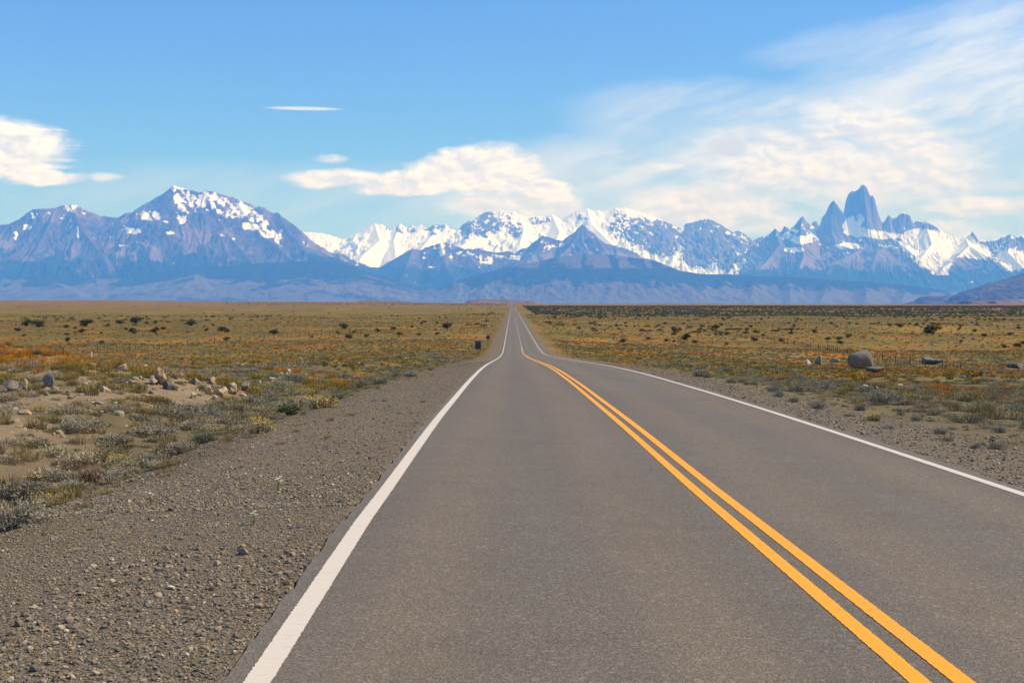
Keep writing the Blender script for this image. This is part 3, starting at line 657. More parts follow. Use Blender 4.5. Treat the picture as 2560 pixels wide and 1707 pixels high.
# --- forested plateau and steppe slopes at the foot of the mountains
YD = 38500
foot_l = [(-300, 705), (-100, 700), (0, 698), (120, 690), (200, 694), (300, 696), (360, 686), (430, 676), (500, 668), (580, 664), (650, 658), (720, 655), (780, 652), (830, 652), (870, 664), (920, 684), (1000, 716), (1060, 737), (1110, 752), (1160, 758)]
rd_l = [{'p': [(x, y, YD) for x, y in foot_l], 'k': .30}, spur((120, 690, YD), (150, 715, 37200), (200, 738, 36000), k=.2), spur((500, 668, YD), (480, 700, 37000), (430, 735, 35500), k=.2), spur((780, 652, YD), (760, 690, 37200), (720, 730, 35800), k=.2), spur((650, 658, YD), (620, 700, 36900), (600, 740, 35400), k=.2), spur((870, 664, YD), (880, 700, 37200), (900, 738, 36000), k=.22)]
def paint_foot(X, Y, H, u, v, nz, gx, gy, fine, rib):
    edge = np.interp(u, [-300, 0, 150, 300, 450, 600, 760, 900, 1000, 1100], [720, 712, 716, 712, 704, 706, 712, 700, 722, 742])
    veg = sst(edge - v + 10 * fine + 26 * fbm(X / 1500, Y / 900, 4, 91), -5, 5)
    streak = 0.75 * sst(fbm(X / 1500 + 2, Y / 420, 4, 92), 0.18, 0.45)
    return {'veg': np.maximum(veg * 0.85, streak * 0.75), 'scree': 0.7 + 0.5 * fine, 'snow': -1 + 0 * u}
massif('foothill', rd_l, (-360, 1220), 34500, 40200, 24, 40, M_FOOT, paint_foot, seed=21, rough=0.14, ribs=0.10, finek=0.05, label='low blue hazed foothill below the left massif')
YE = 37500
foot_m = [(1030, 752), (1083, 728), (1115, 712), (1146, 700), (1200, 685), (1255, 671), (1330, 656), (1400, 641), (1460, 634), (1540, 637), (1640, 652), (1700, 676), (1760, 685), (1830, 685), (1900, 690), (2000, 692), (2100, 700), (2200, 706), (2300, 716), (2380, 728), (2420, 740), (2470, 752), (2560, 758)]
rd_m = [{'p': [(x, y, YE) for x, y in foot_m], 'k': .34}]
for q, (x, y) in enumerate([(1146, 702), (1210, 688), (1290, 674), (1370, 664), (1450, 660), (1520, 662), (1590, 668), (1660, 680), (1730, 692), (1800, 696), (1880, 700), (1970, 704), (2060, 708), (2160, 714), (2260, 722)]):
    rd_m.append(spur((x, y, YE - 700), (x + 4, y + 0.42 * (752 - y), YE - 1300), (x - 6 + 12 * (q % 2), 750, YE - 2300), k=.34, h0=1.0))
def paint_mid(X, Y, H, u, v, nz, gx, gy, fine, rib):
    edge = np.interp(u, [1030, 1150, 1300, 1500, 1600, 1800, 2000, 2200, 2400], [735, 712, 708, 706, 704, 714, 722, 726, 738])
    gul = sst(ridged(X / 520 + 0.3 * fbm(X / 400, Y / 800, 3, 95), Y / 5000, 3, 96), 0.66, 0.42) * sst(v, 750, 715)
    top = sst(v, 680, 662) * sst(np.abs(u - 1480), 270, 150)
    veg = sst(edge - v + 9 * fine + 15 * fbm(X / 900, Y / 900, 3, 97), -5, 6) * (1 - 0.9 * top)
    return {'veg': np.maximum(veg, gul * 0.62), 'scree': 0.75 + 0.4 * fine, 'snow': -1 + 0 * u}
massif('forested_plateau', rd_m, (980, 2640), 33800, 39400, 22, 40, M_FOOT, paint_mid, seed=27, rough=0.14, ribs=0.16, finek=0.06, label='long forested plateau with pale gullied slopes below the snow range')
# --- right-hand hill and the low rises on the horizon
rd_r = [{'p': [(2330, 762, 22000), (2406, 745, 22000), (2453, 722, 22000), (2495, 703, 22000), (2560, 682, 22000), (2640, 655, 22000), (2760, 640, 22000), (2900, 650, 22000)], 'k': .30}]
massif('slope', rd_r, (2300, 2950), 19000, 23000, 18, 30, M_FOOT, lambda X, Y, H, u, v, nz, gx, gy, fine, rib: {'scree': 0.45 + 0.6 * fine, 'veg': 0.35 * sst(v, 700, 740) + 0.3 * fine, 'snow': -1 + 0 * u}, seed=31, rough=0.3, ribs=0.25, label='brown hillside rising at the right edge below the towers')
rd_1 = [{'p': [(2340, 764, 11000), (2385, 757, 11000), (2410, 752, 11000), (2450, 751, 11000), (2500, 749, 11000), (2580, 747, 11000), (2700, 748, 11000)], 'k': .12}]
massif('low_rise', rd_1, (2320, 2720), 10000, 11600, 10, 14, M_RISE, lambda X, Y, H, u, v, nz, gx, gy, fine, rib: {'scree': 0.2 + 0.4 * fine, 'veg': 0.7 * ell(u, v, [(2410, 757, 26, 5, 1.0), (2480, 756, 14, 4, .9)]), 'snow': -1 + 0 * u}, seed=33, rough=0.05, ribs=0.1, label='low brown rise with dark scrub at the right horizon')
rd_2 = [{'p': [(1100, 758, 9500), (1135, 753, 9500), (1175, 749, 9500), (1215, 747, 9500), (1255, 748, 9500), (1300, 751, 9500), (1370, 754, 9500), (1420, 759, 9500)], 'k': .10}]
massif('low_rise', rd_2, (1080, 1440), 8800, 10200, 8, 12, M_RISE, lambda X, Y, H, u, v, nz, gx, gy, fine, rib: {'scree': 0.1 + 0.4 * fine, 'veg': 0.05 + 0.2 * fine, 'snow': -1 + 0 * u}, seed=34, rough=0.05, ribs=0.1, label='low brown rise on the horizon where the road ends')
rd_3 = [{'p': [(800, 758, 8000), (820, 752, 8000), (845, 749.5, 8000), (875, 749, 8000), (910, 751, 8000), (980, 752.5, 8000), (1070, 754, 8000), (1110, 758, 8000)], 'k': .10}]
massif('low_rise', rd_3, (780, 1130), 7400, 8600, 8, 12, M_RISE, lambda X, Y, H, u, v, nz, gx, gy, fine, rib: {'scree': 0.2 + 0.9 * sst(u, 910, 880) + 0.3 * fine, 'veg': 0.1 + 0.2 * fine, 'snow': -1 + 0 * u}, seed=35, rough=0.05, ribs=0.1, label='low pale rise on the horizon left of the road')

# ------------------------------------------------------------------ haze
def build_haze():
    V, Fq = boxes([(0, 25000, 2318, 130000, 73000, 4764)])
    m = bpy.data.materials.new('air'); m.use_nodes = True
    n = NT(m.node_tree); out = n.n('ShaderNodeOutputMaterial'); v = n.n('ShaderNodeVolumePrincipled')
    v.inputs['Color'].default_value = (0.085, 0.33, 1.0, 1); v.inputs['Absorption Color'].default_value = (1, 1, 1, 1)
    v.inputs['Density'].default_value = HAZE; v.inputs['Anisotropy'].default_value = 0.0
    n.t.links.new(v.outputs[0], out.inputs['Volume'])
    add('haze', mesh_np('haze', V, Fq, m), kind='stuff', label='thin blue air haze over the whole plain', cat='haze')
HAZE = 3.5e-5
build_haze()


# ------------------------------------------------------------------ plant and stone shapes
def shade_of(c, a, b):
    k = rnd.uniform(a, b); return tuple(v * k for v in c)
def hgrad(n, pts): return np.tile(np.array(pts, np.float32), n)


def blades(n, Rr, H, w, seed, foot=0.35, curve=0.25):
    """tuft of n tapering bent blades: (verts, tris, h)"""
    g = np.random.default_rng(seed)
    a, r = g.uniform(0, 2 * np.pi, n), np.sqrt(g.uniform(0, 1, n))
    bx, by = foot * Rr * r * np.cos(a), foot * Rr * r * np.sin(a)
    a2 = a + g.normal(0, 0.5, n); rt = r * g.uniform(0.55, 1.05, n)
    hh = H * np.sqrt(np.clip(1.08 - 0.85 * rt**2, 0.05, 1)) * g.uniform(0.6, 1.05, n)
    tx, ty = Rr * rt * np.cos(a2), Rr * rt * np.sin(a2)
    B = np.stack([bx, by, 0 * bx - 0.02 * H], -1); T = np.stack([tx, ty, hh], -1)
    Mi = B * 0.5 + T * 0.5; Mi[:, 2] += curve * hh * 0.5; Mi[:, :2] -= (T - B)[:, :2] * 0.15
    s = np.stack([-np.sin(a2 + g.normal(0, .9, n)), np.cos(a2 + g.normal(0, .9, n)), 0 * a], -1) * (w * g.uniform(.6, 1.3, n))[:, None]
    V = np.stack([B - s * .5, B + s * .5, Mi - s * .5, Mi + s * .5, T], 1).reshape(-1, 3)
    i = np.arange(n)[:, None] * 5
    Fc = np.concatenate([i + [0, 1, 3], i + [0, 3, 2], i + [2, 3, 4]], 1).reshape(-1, 3)
    return V, Fc, hgrad(n, [0, 0, .55, .55, 1])


def leaves(n, Rx, Ry, H, size, seed, lumps=7, shell=0.45, lift=0.0, elong=2.2):
    """small pointed leaves filling lumpy domes: (verts, tris, h)"""
    g = np.random.default_rng(seed)
    lc = np.stack([g.uniform(-.6, .6, lumps) * Rx, g.uniform(-.6, .6, lumps) * Ry, g.uniform(.05, .50, lumps) * H], -1)
    lr = g.uniform(.34, .58, lumps)
    k = g.integers(0, lumps, n)
    dv = g.normal(size=(n, 3)); dv /= np.linalg.norm(dv, axis=1)[:, None]; dv[:, 2] = np.abs(dv[:, 2]) * .9 + .02
    rad = (shell + (1 - shell) * g.uniform(0, 1, n))[:, None]
    C = lc[k] + dv * rad * (lr[k][:, None] * np.array([Rx, Ry, H]))
    C[:, 2] = np.maximum(C[:, 2], 0.01 * H) + lift
    d2 = dv + g.normal(0, .55, (n, 3)); d2 /= np.linalg.norm(d2, axis=1)[:, None]
    s = np.cross(d2, g.normal(size=(n, 3))); s /= np.linalg.norm(s, axis=1)[:, None] + 1e-9
    sz = (size * g.uniform(.6, 1.4, n))[:, None]
    V = np.stack([C - s * sz * .5, C + s * sz * .5, C + d2 * sz * elong], 1).reshape(-1, 3)
    Fc = np.arange(3 * n).reshape(-1, 3)
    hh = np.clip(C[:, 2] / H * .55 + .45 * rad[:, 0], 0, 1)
    return V, Fc, np.repeat(hh, 3)


def join(*parts):
    V, Fc, H, o = [], [], [], 0
    for v, f, h in parts: V.append(v); Fc.append(f + o); H.append(h); o += len(v)
    return np.concatenate(V), np.concatenate(Fc), np.concatenate(H)


def mat_plant(name, low, source='OBJECT', var=0.25, dry=None):
    """plant tissue: woody colour low on the stem, leaf colour (from the plant) at the tips"""
    m, n, b = material(name)
    if source == 'OBJECT': c = n.n('ShaderNodeObjectInfo').outputs['Color']
    else: c = n.attr('col', 'INSTANCER', 'Color')
    h = n.attr('h')
    pos = n.n('ShaderNodeNewGeometry').outputs['Position']
    k = n.noise(pos, 23.0, 2)
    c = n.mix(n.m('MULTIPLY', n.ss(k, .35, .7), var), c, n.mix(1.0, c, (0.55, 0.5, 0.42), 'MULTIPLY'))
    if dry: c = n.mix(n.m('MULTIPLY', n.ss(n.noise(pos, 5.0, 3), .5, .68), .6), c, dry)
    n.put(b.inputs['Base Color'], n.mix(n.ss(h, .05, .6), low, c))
    b.inputs['Roughness'].default_value = .8; b.inputs['Specular IOR Level'].default_value = .15
    return m
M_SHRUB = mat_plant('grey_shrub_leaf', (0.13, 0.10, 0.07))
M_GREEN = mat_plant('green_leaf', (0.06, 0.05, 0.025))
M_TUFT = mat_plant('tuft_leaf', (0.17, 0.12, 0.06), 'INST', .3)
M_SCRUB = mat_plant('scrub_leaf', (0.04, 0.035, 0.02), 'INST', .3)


def mat_flat(name, c, rough=.8, c2=None, scale=30.0):
    m, n, b = material(name)
    if c2:
        k = n.noise(n.n('ShaderNodeNewGeometry').outputs['Position'], scale, 4, .65)
        n.put(b.inputs['Base Color'], n.mix(n.ss(k, .4, .62), c, c2))
    else: b.inputs['Base Color'].default_value = (*c, 1)
    b.inputs['Roughness'].default_value = rough
    return m
M_BLOSSOM = mat_flat('yellow_blossom', (0.74, 0.44, 0.03), .7, (0.60, 0.42, 0.06), 40)
M_PETAL = mat_flat('white_petal', (0.80, 0.78, 0.72), .6)
M_STEM = mat_flat('flower_stem', (0.20, 0.23, 0.05), .7)


def mat_stone(name, source):
    m, n, b = material(name)
    c = n.n('ShaderNodeObjectInfo').outputs['Color'] if source == 'OBJECT' else n.attr('col', 'INSTANCER', 'Color')
    tc = n.n('ShaderNodeNewGeometry').outputs['Position']
    a = n.noise(tc, 2.3 if source == 'OBJECT' else 18.0, 6, .68); d = n.noise(tc, 19.0 if source == 'OBJECT' else 60.0, 4, .65)
    c1 = n.mix(n.m('MULTIPLY', n.ss(a, .40, .66), .55), c, n.mix(1.0, c, (.60, .58, .55), 'MULTIPLY'))
    c1 = n.mix(n.m('MULTIPLY', n.ss(d, .58, .72), .5), c1, n.mix(1.0, c, (1.25, 1.22, 1.12), 'MULTIPLY'))
    if source == 'OBJECT':      # lichen spots
        v = n.noise(tc, 7.0, 5, .75)
        c1 = n.mix(n.m('MULTIPLY', n.ss(v, .60, .70), .5), c1, (0.16, 0.16, 0.12))
    n.put(b.inputs['Base Color'], c1); b.inputs['Roughness'].default_value = .92; b.inputs['Specular IOR Level'].default_value = .2
    if source == 'OBJECT': n.put(b.inputs['Normal'], n.bump(n.m('ADD', a, n.m('MULTIPLY', d, .4)), .6, .06))
    return m
M_ROCK = mat_stone('field_stone', 'OBJECT'); M_PEBBLE = mat_stone('pebble_stone', 'INST')

import bmesh
def rock_mesh(name, seed, sub=3, cuts=9, mat=None, dims=(1, 1, 1), rough=.10, smooth=True, kmin=.52):
    g = np.random.default_rng(seed); bm = bmesh.new()
    bmesh.ops.create_icosphere(bm, subdivisions=sub, radius=1.0)
    V = np.array([v.co[:] for v in bm.verts]); Fc = np.array([[v.index for v in f.verts] for f in bm.faces]); bm.free()
    for _ in range(cuts):
        d = g.normal(size=3); d /= np.linalg.norm(d); k = g.uniform(kmin, .84)
        p = V @ d; V = V - np.outer(np.maximum(p - k, 0) * .93, d)
    if rough:
        q = fbm(V[:, 0] * 1.7 + V[:, 2] * 1.1, V[:, 1] * 1.7 - V[:, 2] * .9, 4, seed); V = V * (1 + rough * q)[:, None]
    V = V * np.array(dims); V[:, 2] -= V[:, 2].min(); V /= max(V[:, 0].max() - V[:, 0].min(), 1e-6)
    me = mesh_np(name, V, Fc, mat, smooth)
    if smooth: me.set_sharp_from_angle(angle=R(32))
    return me


# ------------------------------------------------------------------ scattering (geometry nodes) for what nobody could count
def scatter(name, pts, rot, scl, colr, idx, templates, label, cat):
    tc = bpy.data.collections.new(name + '_shapes')
    for k, me in enumerate(templates):
        o = bpy.data.objects.new('%s_shape_%02d' % (name, k), me); tc.objects.link(o)
    me = mesh_np(name, pts, np.zeros((0, 3), np.int32), None, False, {'rot': rot, 'scl': scl, 'col': np.concatenate([colr, np.ones((len(colr), 1))], 1)})
    at = me.attributes.new('idx', 'INT', 'POINT'); at.data.foreach_set('value', np.asarray(idx, np.int32))
    ng = bpy.data.node_groups.new(name, 'GeometryNodeTree')
    ng.interface.new_socket('Geometry', in_out='INPUT', socket_type='NodeSocketGeometry'); ng.interface.new_socket('Geometry', in_out='OUTPUT', socket_type='NodeSocketGeometry')
    N, L = ng.nodes.new, ng.links.new
    gi, go, ip, ci = N('NodeGroupInput'), N('NodeGroupOutput'), N('GeometryNodeInstanceOnPoints'), N('GeometryNodeCollectionInfo')
    ci.inputs['Collection'].default_value = tc; ci.inputs['Separate Children'].default_value = True; ci.inputs['Reset Children'].default_value = True
    L(gi.outputs[0], ip.inputs['Points']); L(ci.outputs[0], ip.inputs['Instance']); ip.inputs['Pick Instance'].default_value = True
    for an, dt, sk in (('idx', 'INT', 'Instance Index'), ('rot', 'FLOAT_VECTOR', 'Rotation'), ('scl', 'FLOAT_VECTOR', 'Scale')):
        na = N('GeometryNodeInputNamedAttribute'); na.data_type = dt; na.inputs[0].default_value = an
        L(na.outputs[0], ip.inputs[sk])
    L(ip.outputs[0], go.inputs[0])
    o = add(name, me, label=label, cat=cat, kind='stuff')
    o.modifiers.new('scatter', 'NODES').node_group = ng
    return o


def tmesh(name, vfh, mat):
    v, f, h = vfh; return mesh_np(name, v, f, mat, False, {'h': h})


def edge_dist(X, Y):
    t = X - road_x(Y); return np.maximum(np.maximum(-t + ASPH_L, t - ASPH_R), 0), t


def in_bank(X, Y): return sst(41 + (-7.6 - X) * 1.9 - Y, -4, 3) * sst(-X, 6.4, 9.5)


def field(n, y0, y1, p=1.0, spread=.43, pad=3.0):
    """n random places in the wedge of land seen from the road, between distances y0 and y1"""
    Y = (y0**(1 + p) + rng.uniform(0, 1, n) * (y1**(1 + p) - y0**(1 + p)))**(1 / (1 + p))
    X = rng.uniform(-1, 1, n) * (spread * Y + pad)
    return X, Y


TAN, GREYR, PALE, DARKR = (.40, .285, .165), (.22, .195, .15), (.41, .32, .21), (.11, .095, .08)
LEFT_STONES = [(397, 958, 44, 40, 'largest tan boulder on top of the left bank', TAN), (424, 974, 38, 22, 'dark purple grey boulder right below the largest tan one', DARKR), (120, 966, 24, 32, 'upright grey boulder among shrubs on the bank', GREYR), (28, 976, 36, 24, 'grey boulder near the left edge on the bank', GREYR), (60, 968, 22, 20, 'pale boulder beside the grey one near the left edge', PALE), (308, 928, 26, 18, 'tan boulder behind the largest one, on the bank crest', TAN), (362, 922, 20, 11, 'small orange tan boulder on the bank crest', TAN),
        (384, 960, 30, 20, 'pale boulder left under the largest tan one', PALE), (262, 980, 26, 16, 'flat pale boulder mid bank', PALE), (527, 960, 22, 18, 'tan boulder highest of the right bank pile', TAN), (519, 986, 28, 22, 'split tan boulder in the right bank pile', TAN), (556, 994, 26, 26, 'sharp tan boulder lowest in the right bank pile', TAN), (580, 984, 30, 28, 'big tan boulder at the right end of the bank pile', TAN), (610, 976, 24, 20, 'shaded tan boulder, last on the right of the bank', (.34, .27, .19)), (535, 998, 20, 12, 'low pale boulder at the foot of the bank pile', PALE), (491, 962, 24, 18, 'grey tan boulder left of the bank pile', GREYR),
        (485, 996, 16, 16, 'narrow pale boulder left foot of the bank pile', PALE), (452, 945, 18, 12, 'brown boulder behind the bank shrubs', TAN), (330, 962, 20, 12, 'flat light boulder left of the largest one', PALE), (20, 1026, 22, 14, 'grey boulder low at the left edge of the sand', GREYR), (36, 1030, 16, 12, 'tan boulder beside the low grey one', TAN), (58, 1036, 24, 12, 'pale flat boulder on the sand near the left edge', PALE),
        (715, 940, 13, 10, 'pale stone, left one of two in the grass', PALE), (723, 934, 12, 12, 'pale stone, right one of two in the grass', PALE), (679, 952, 26, 8, 'long flat pale stone in the grass', PALE), (645, 958, 18, 8, 'flat pinkish stone past the bank end', PALE), (893, 912, 16, 8, 'pale stone alone in the orange grass', PALE), (1012, 900, 9, 6, 'small pale stone far along the left verge', PALE), (845, 913, 10, 6, 'small stone beside others in the far grass', PALE)]
RIGHT_STONES = [(2030 - 11, 914, 24, 15, 'pinkish pale boulder left of the giant one', (.46, .37, .30)), (2049, 912, 21, 22, 'grey green boulder between pale one and giant one', (.22, .23, .19)), (2087, 906, 24, 11, 'flat tan boulder just left of the giant one', TAN), (2186, 930, 52, 13, 'long dark slab lying under the giant boulder', (.15, .14, .12)), (2328, 910, 52, 16, 'rounded dark boulder right of the fence end', (.19, .18, .14)), (2540, 920, 46, 12, 'low dark boulder at the right edge', (.17, .16, .13)), (2163, 970, 18, 8, 'white flat stone, first of a row below the giant boulder', (.56, .52, .46)),
        (2177, 974, 15, 11, 'grey stone, second of a row below the giant boulder', GREYR), (2192, 974, 13, 9, 'orange stone, third of a row below the giant boulder', (.45, .28, .17)), (2253, 966, 14, 6, 'white stone alone right of the row', (.56, .52, .46)), (2217, 976, 11, 5, 'small tan stone right of the row', TAN), (1956, 901, 12, 6, 'small pale stone far left of the giant boulder', PALE), (1995, 888, 12, 7, 'pale stone up the slope from the pinkish boulder', PALE)]
CLEAR = [(*on_ground(q[0], q[1])[:2], q[2]) for q in LEFT_STONES + RIGHT_STONES + [(2152, 921, 60), (1195, 889, 14), (1220, 863, 14)]]
CLEAR = [(x, y, .62 * w * y / F) for x, y, w in CLEAR]
def is_clear(X, Y):
    k = np.ones(np.shape(X), bool)
    for x, y, r in CLEAR: k &= ~((np.abs(X - x * Y / y) < r) & (Y > y - 4.0 * r - .04 * y) & (Y < y + r))
    return k


def build_tussocks():
    tm = [tmesh('tuft', blades(46, .5, .55, .028, 100 + k), M_TUFT) for k in range(4)]                                     # 0-3 grass
    tm += [tmesh('cushion', join(leaves(150, .5, .5, .42, .055, 110 + k, 6), blades(20, .42, .36, .02, 120 + k, .5)), M_TUFT) for k in range(4)]   # 4-7 low cushions
    tm += [tmesh('fine_tuft', blades(150, .5, .5, .011, 130 + k, .5), M_TUFT) for k in range(4)]                             # 8-11 fine grass, near
    tm += [tmesh('fine_cushion', join(leaves(520, .5, .5, .42, .020, 140 + k, 9, .4, 0, 2.8), blades(110, .5, .42, .010, 150 + k, .5)), M_TUFT) for k in range(4)]   # 12-15
    X, Y = map(np.concatenate, zip(field(11000, 7, 60), field(17000, 50, 150), field(30000, 140, 340), field(42000, 320, 1150)))
    e, t = edge_dist(X, Y); bk = in_bank(X, Y)
    o, ol, gr = patches(X, Y)
    dens = sst(e, np.where(t < 0, 2.2, 1.7) - .5 * sst(Y, 15, 50), np.where(t < 0, 4.0, 4.0)) * lerp(1.0, .34 + .6 * sst(Y, 32, 52), bk * sst(Y, 15, 22))
    dens = np.where(e < .5, 0, np.maximum(dens, .10 * sst(e, .7, 2.2)))
    keep = (rng.uniform(0, 1, len(X)) < dens) & is_clear(X, Y)
    X, Y, o, ol, gr, bk, e = [q[keep] for q in (X, Y, o, ol, gr, bk, e)]
    n = len(X); u = rng.uniform(0, 1, n)
    wt = np.stack([.30 + 0 * o, 1.4 * o * sst(Y, 30, 80) + 2.6 * bk * sst(Y, 40, 56), .18 + .9 * ol, .30 + 1.5 * gr * sst(Y, 420, 60) + 1.0 * sst(e, 9, 4), .08 + 0 * o], 1)
    cs = np.cumsum(wt, 1); kind = (u[:, None] * cs[:, -1:] > cs).sum(1)
    pal = np.array([(.38, .265, .060), (.50, .205, .020), (.23, .175, .022), (.285, .25, .15), (.165, .17, .022)])
    c = pal[kind] * (1 + .22 * rng.normal(size=(n, 1))).clip(.5, 1.6) * (1 + .06 * rng.normal(size=(n, 3)))
    nearc = sst(Y, 52, 26)[:, None] * .55
    c = lerp(c, np.array((.245, .195, .115)) * (c.sum(1, keepdims=True) / .56), nearc)
    shape = np.where(kind == 3, 4, 0) * 1 + rng.integers(0, 4, n)
    shape = np.where((kind == 2) & (rng.uniform(0, 1, n) < .5), 4 + rng.integers(0, 4, n), shape)
    shape = np.where(Y < 75, shape + 8, shape)
    s = rng.uniform(.30, .95, n)**1.2 * np.where(Y > 330, 2.2, np.where(Y > 140, 1.25, 1.0)) * np.where(kind == 4, .6, 1) * sst(e, .3, 6).clip(.35, 1)
    sz = s * rng.uniform(.55, 1.0, n) * np.where(Y > 330, .5, .8)
    P = np.stack([X, Y, ground_z(X, Y) - .02], -1)
    scatter('grass_tussocks', P, np.stack([0 * u, 0 * u, rng.uniform(0, 6.28, n)], -1), np.stack([s, s, sz], -1), c.clip(0, .9), shape, tm,
            'low tussock grass and cushion plants covering the steppe', 'grass')


def stone_cols(n):
    pal = np.array([(.215, .170, .110), (.275, .212, .135), (.165, .138, .104), (.32, .245, .155), (.185, .165, .128), (.40, .335, .24), (.31, .18, .10)])
    k = rng.choice(7, n, p=[.28, .22, .17, .13, .11, .06, .03])
    return (pal[k] * (1 + .2 * rng.normal(size=(n, 1))).clip(.5, 1.6)).clip(0, .8)


def build_gravel():
    tm = [rock_mesh('pebble', 200 + k, 1, 4, M_PEBBLE, (1, rng.uniform(.6, .9), rng.uniform(.45, .7)), .06, True) for k in range(6)]
    tm = [m_ for m_ in tm]
    N1, N2, N3, N4 = 90000, 60000, 30000, 2200
    X1, Y1 = rng.uniform(-6.5, -1.45, N1), 5.5 + 12 * rng.uniform(0, 1, N1)**1.15
    X2, Y2 = rng.uniform(-7.5, -1.45, N2), 14 + 100 * rng.uniform(0, 1, N2)**2.0
    X3, Y3 = rng.uniform(5.4, 9.5, N3), 11 + 90 * rng.uniform(0, 1, N3)**1.8
    X4, Y4 = rng.uniform(-3.2, -1.5, N4), 5.5 + 6 * rng.uniform(0, 1, N4)**1.8
    X, Y = np.concatenate([X1, X2, X3, X4]), np.concatenate([Y1, Y2, Y3, Y4])
    s = np.concatenate([rng.lognormal(math.log(.0108), .42, N1), rng.lognormal(math.log(.017), .42, N2), rng.lognormal(math.log(.021), .45, N3), rng.lognormal(math.log(.027), .36, N4)])
    e, t = edge_dist(X, Y)
    lim = np.where(t < 0, 3.6, 3.0) - .8 * sst(Y, 15, 50) + 1.1 * fbm(X / 1.4, Y / 2.2, 3, 31)
    keep = (e > .02) & (e < lim) & (np.abs(X) < .40 * Y + .8)
    X, Y, s = X[keep], Y[keep], s[keep]; n = len(X)
    P = np.stack([X, Y, ground_z(X, Y) - .12 * s], -1)
    scatter('gravel', P, np.stack([rng.normal(0, .25, n), rng.normal(0, .25, n), rng.uniform(0, 6.28, n)], -1), np.stack([s, s, s], -1), stone_cols(n), rng.integers(0, 6, n), tm,
            'loose rounded gravel on the road shoulders', 'gravel')
    # stones on the bank and strewn over the land
    tm2 = [rock_mesh('stone', 230 + k, 2, 8, M_PEBBLE, (1, rng.uniform(.6, .95), rng.uniform(.5, .75)), .08, True) for k in range(5)]
    X, Y = map(np.concatenate, zip(field(11000, 12, 62), field(3600, 20, 140)))
    bk = in_bank(X, Y); e, t = edge_dist(X, Y)
    keep = (rng.uniform(0, 1, len(X)) < np.where(bk > .3, .9, .22)) & (e > 3.2)
    X, Y = X[keep], Y[keep]; n = len(X); s = rng.lognormal(math.log(.075), .55, n).clip(.03, .34)
    s = np.minimum(s, np.where(edge_dist(X, Y)[0] < 6, .09, .34))
    c = stone_cols(n) * np.array([1.25, 1.2, 1.12])
    scatter('rubble', np.stack([X, Y, ground_z(X, Y) - .22 * s], -1), np.stack([rng.normal(0, .3, n), rng.normal(0, .3, n), rng.uniform(0, 6.28, n)], -1), np.stack([s, s, s], -1), c.clip(0, .8), rng.integers(0, 5, n), tm2,
            'small tan and grey stones strewn over the gravel bank', 'rubble')


def build_far_scrub():
    tm = [tmesh('scrub', leaves(170, .5, .45, .45, .075, 300 + k, 6), M_SCRUB) for k in range(4)]
    A = field(20000, 1080, 2500, 1.0, .42); A = (np.abs(A[0]) + 18, A[1])                                   # dark belt right of the road
    B = field(2600, 2600, 4400, 1.0, .20); B = (-np.abs(B[0]) - 8, B[1])                                  # thin belt left of the road end
    Cc = field(1500, 480, 1050, 1.0, .42); Dd = field(900, 560, 2600, 1.0, .42); Dd = (-np.abs(Dd[0]) - 12, Dd[1])
    X, Y = map(np.concatenate, zip(A, B, Cc, Dd))
    nz = fbm(X / 120, Y / 260, 4, 61)
    pr = np.concatenate([np.full(20000, 1.0), np.full(2600, .55) * sst(-B[0], 1300, 300), np.full(1500, .0), np.full(900, .0)]) * (1 + .6 * nz)
    pr = np.where(pr == 0, sst(nz, .12, .45) * np.where(X > 0, 1, .55), pr)
    px_, py_ = project(X, Y, ground_z(X, Y))
    keep = (rng.uniform(0, 1, len(X)) < pr) & (edge_dist(X, Y)[0] > 8)
    X, Y = X[keep], Y[keep]; n = len(X)
    s = rng.uniform(1.2, 3.0, n) * np.where(Y > 2600, 1.15, 1.15)
    c = np.array([(.105, .105, .028)]) * (1 + .3 * rng.normal(size=(n, 1))).clip(.4, 1.8) + np.array([(.03, .018, .004)]) * rng.uniform(0, 1, (n, 1))
    scatter('far_scrub', np.stack([X, Y, ground_z(X, Y) - .05], -1), np.stack([0 * X, 0 * X, rng.uniform(0, 6.28, n)], -1), np.stack([s, s, s * .75], -1), c.clip(0, 1), rng.integers(0, 4, n), tm,
            'dark belt of scrub far across the plain', 'scrub')

build_tussocks(); build_gravel(); build_far_scrub()


# ------------------------------------------------------------------ single plants
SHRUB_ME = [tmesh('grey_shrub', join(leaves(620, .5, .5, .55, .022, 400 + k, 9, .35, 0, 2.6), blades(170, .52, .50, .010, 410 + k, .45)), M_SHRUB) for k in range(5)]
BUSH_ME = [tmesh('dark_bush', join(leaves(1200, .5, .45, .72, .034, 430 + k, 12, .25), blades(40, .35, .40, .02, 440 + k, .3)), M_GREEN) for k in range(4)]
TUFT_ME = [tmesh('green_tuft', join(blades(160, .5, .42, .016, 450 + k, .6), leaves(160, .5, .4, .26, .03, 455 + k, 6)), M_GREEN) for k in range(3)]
BLOOM_ME = []
for k in range(3):
    g_ = np.random.default_rng(470 + k); q = leaves(420, .5, .5, .60, .034, 400 + k, 9, .74, .02, 1.1)
    BLOOM_ME.append(mesh_np('blossom', q[0], q[1], M_BLOSSOM))
M_SH = [(.28, .25, .175), (.255, .225, .15), (.30, .265, .19), (.225, .215, .15)]


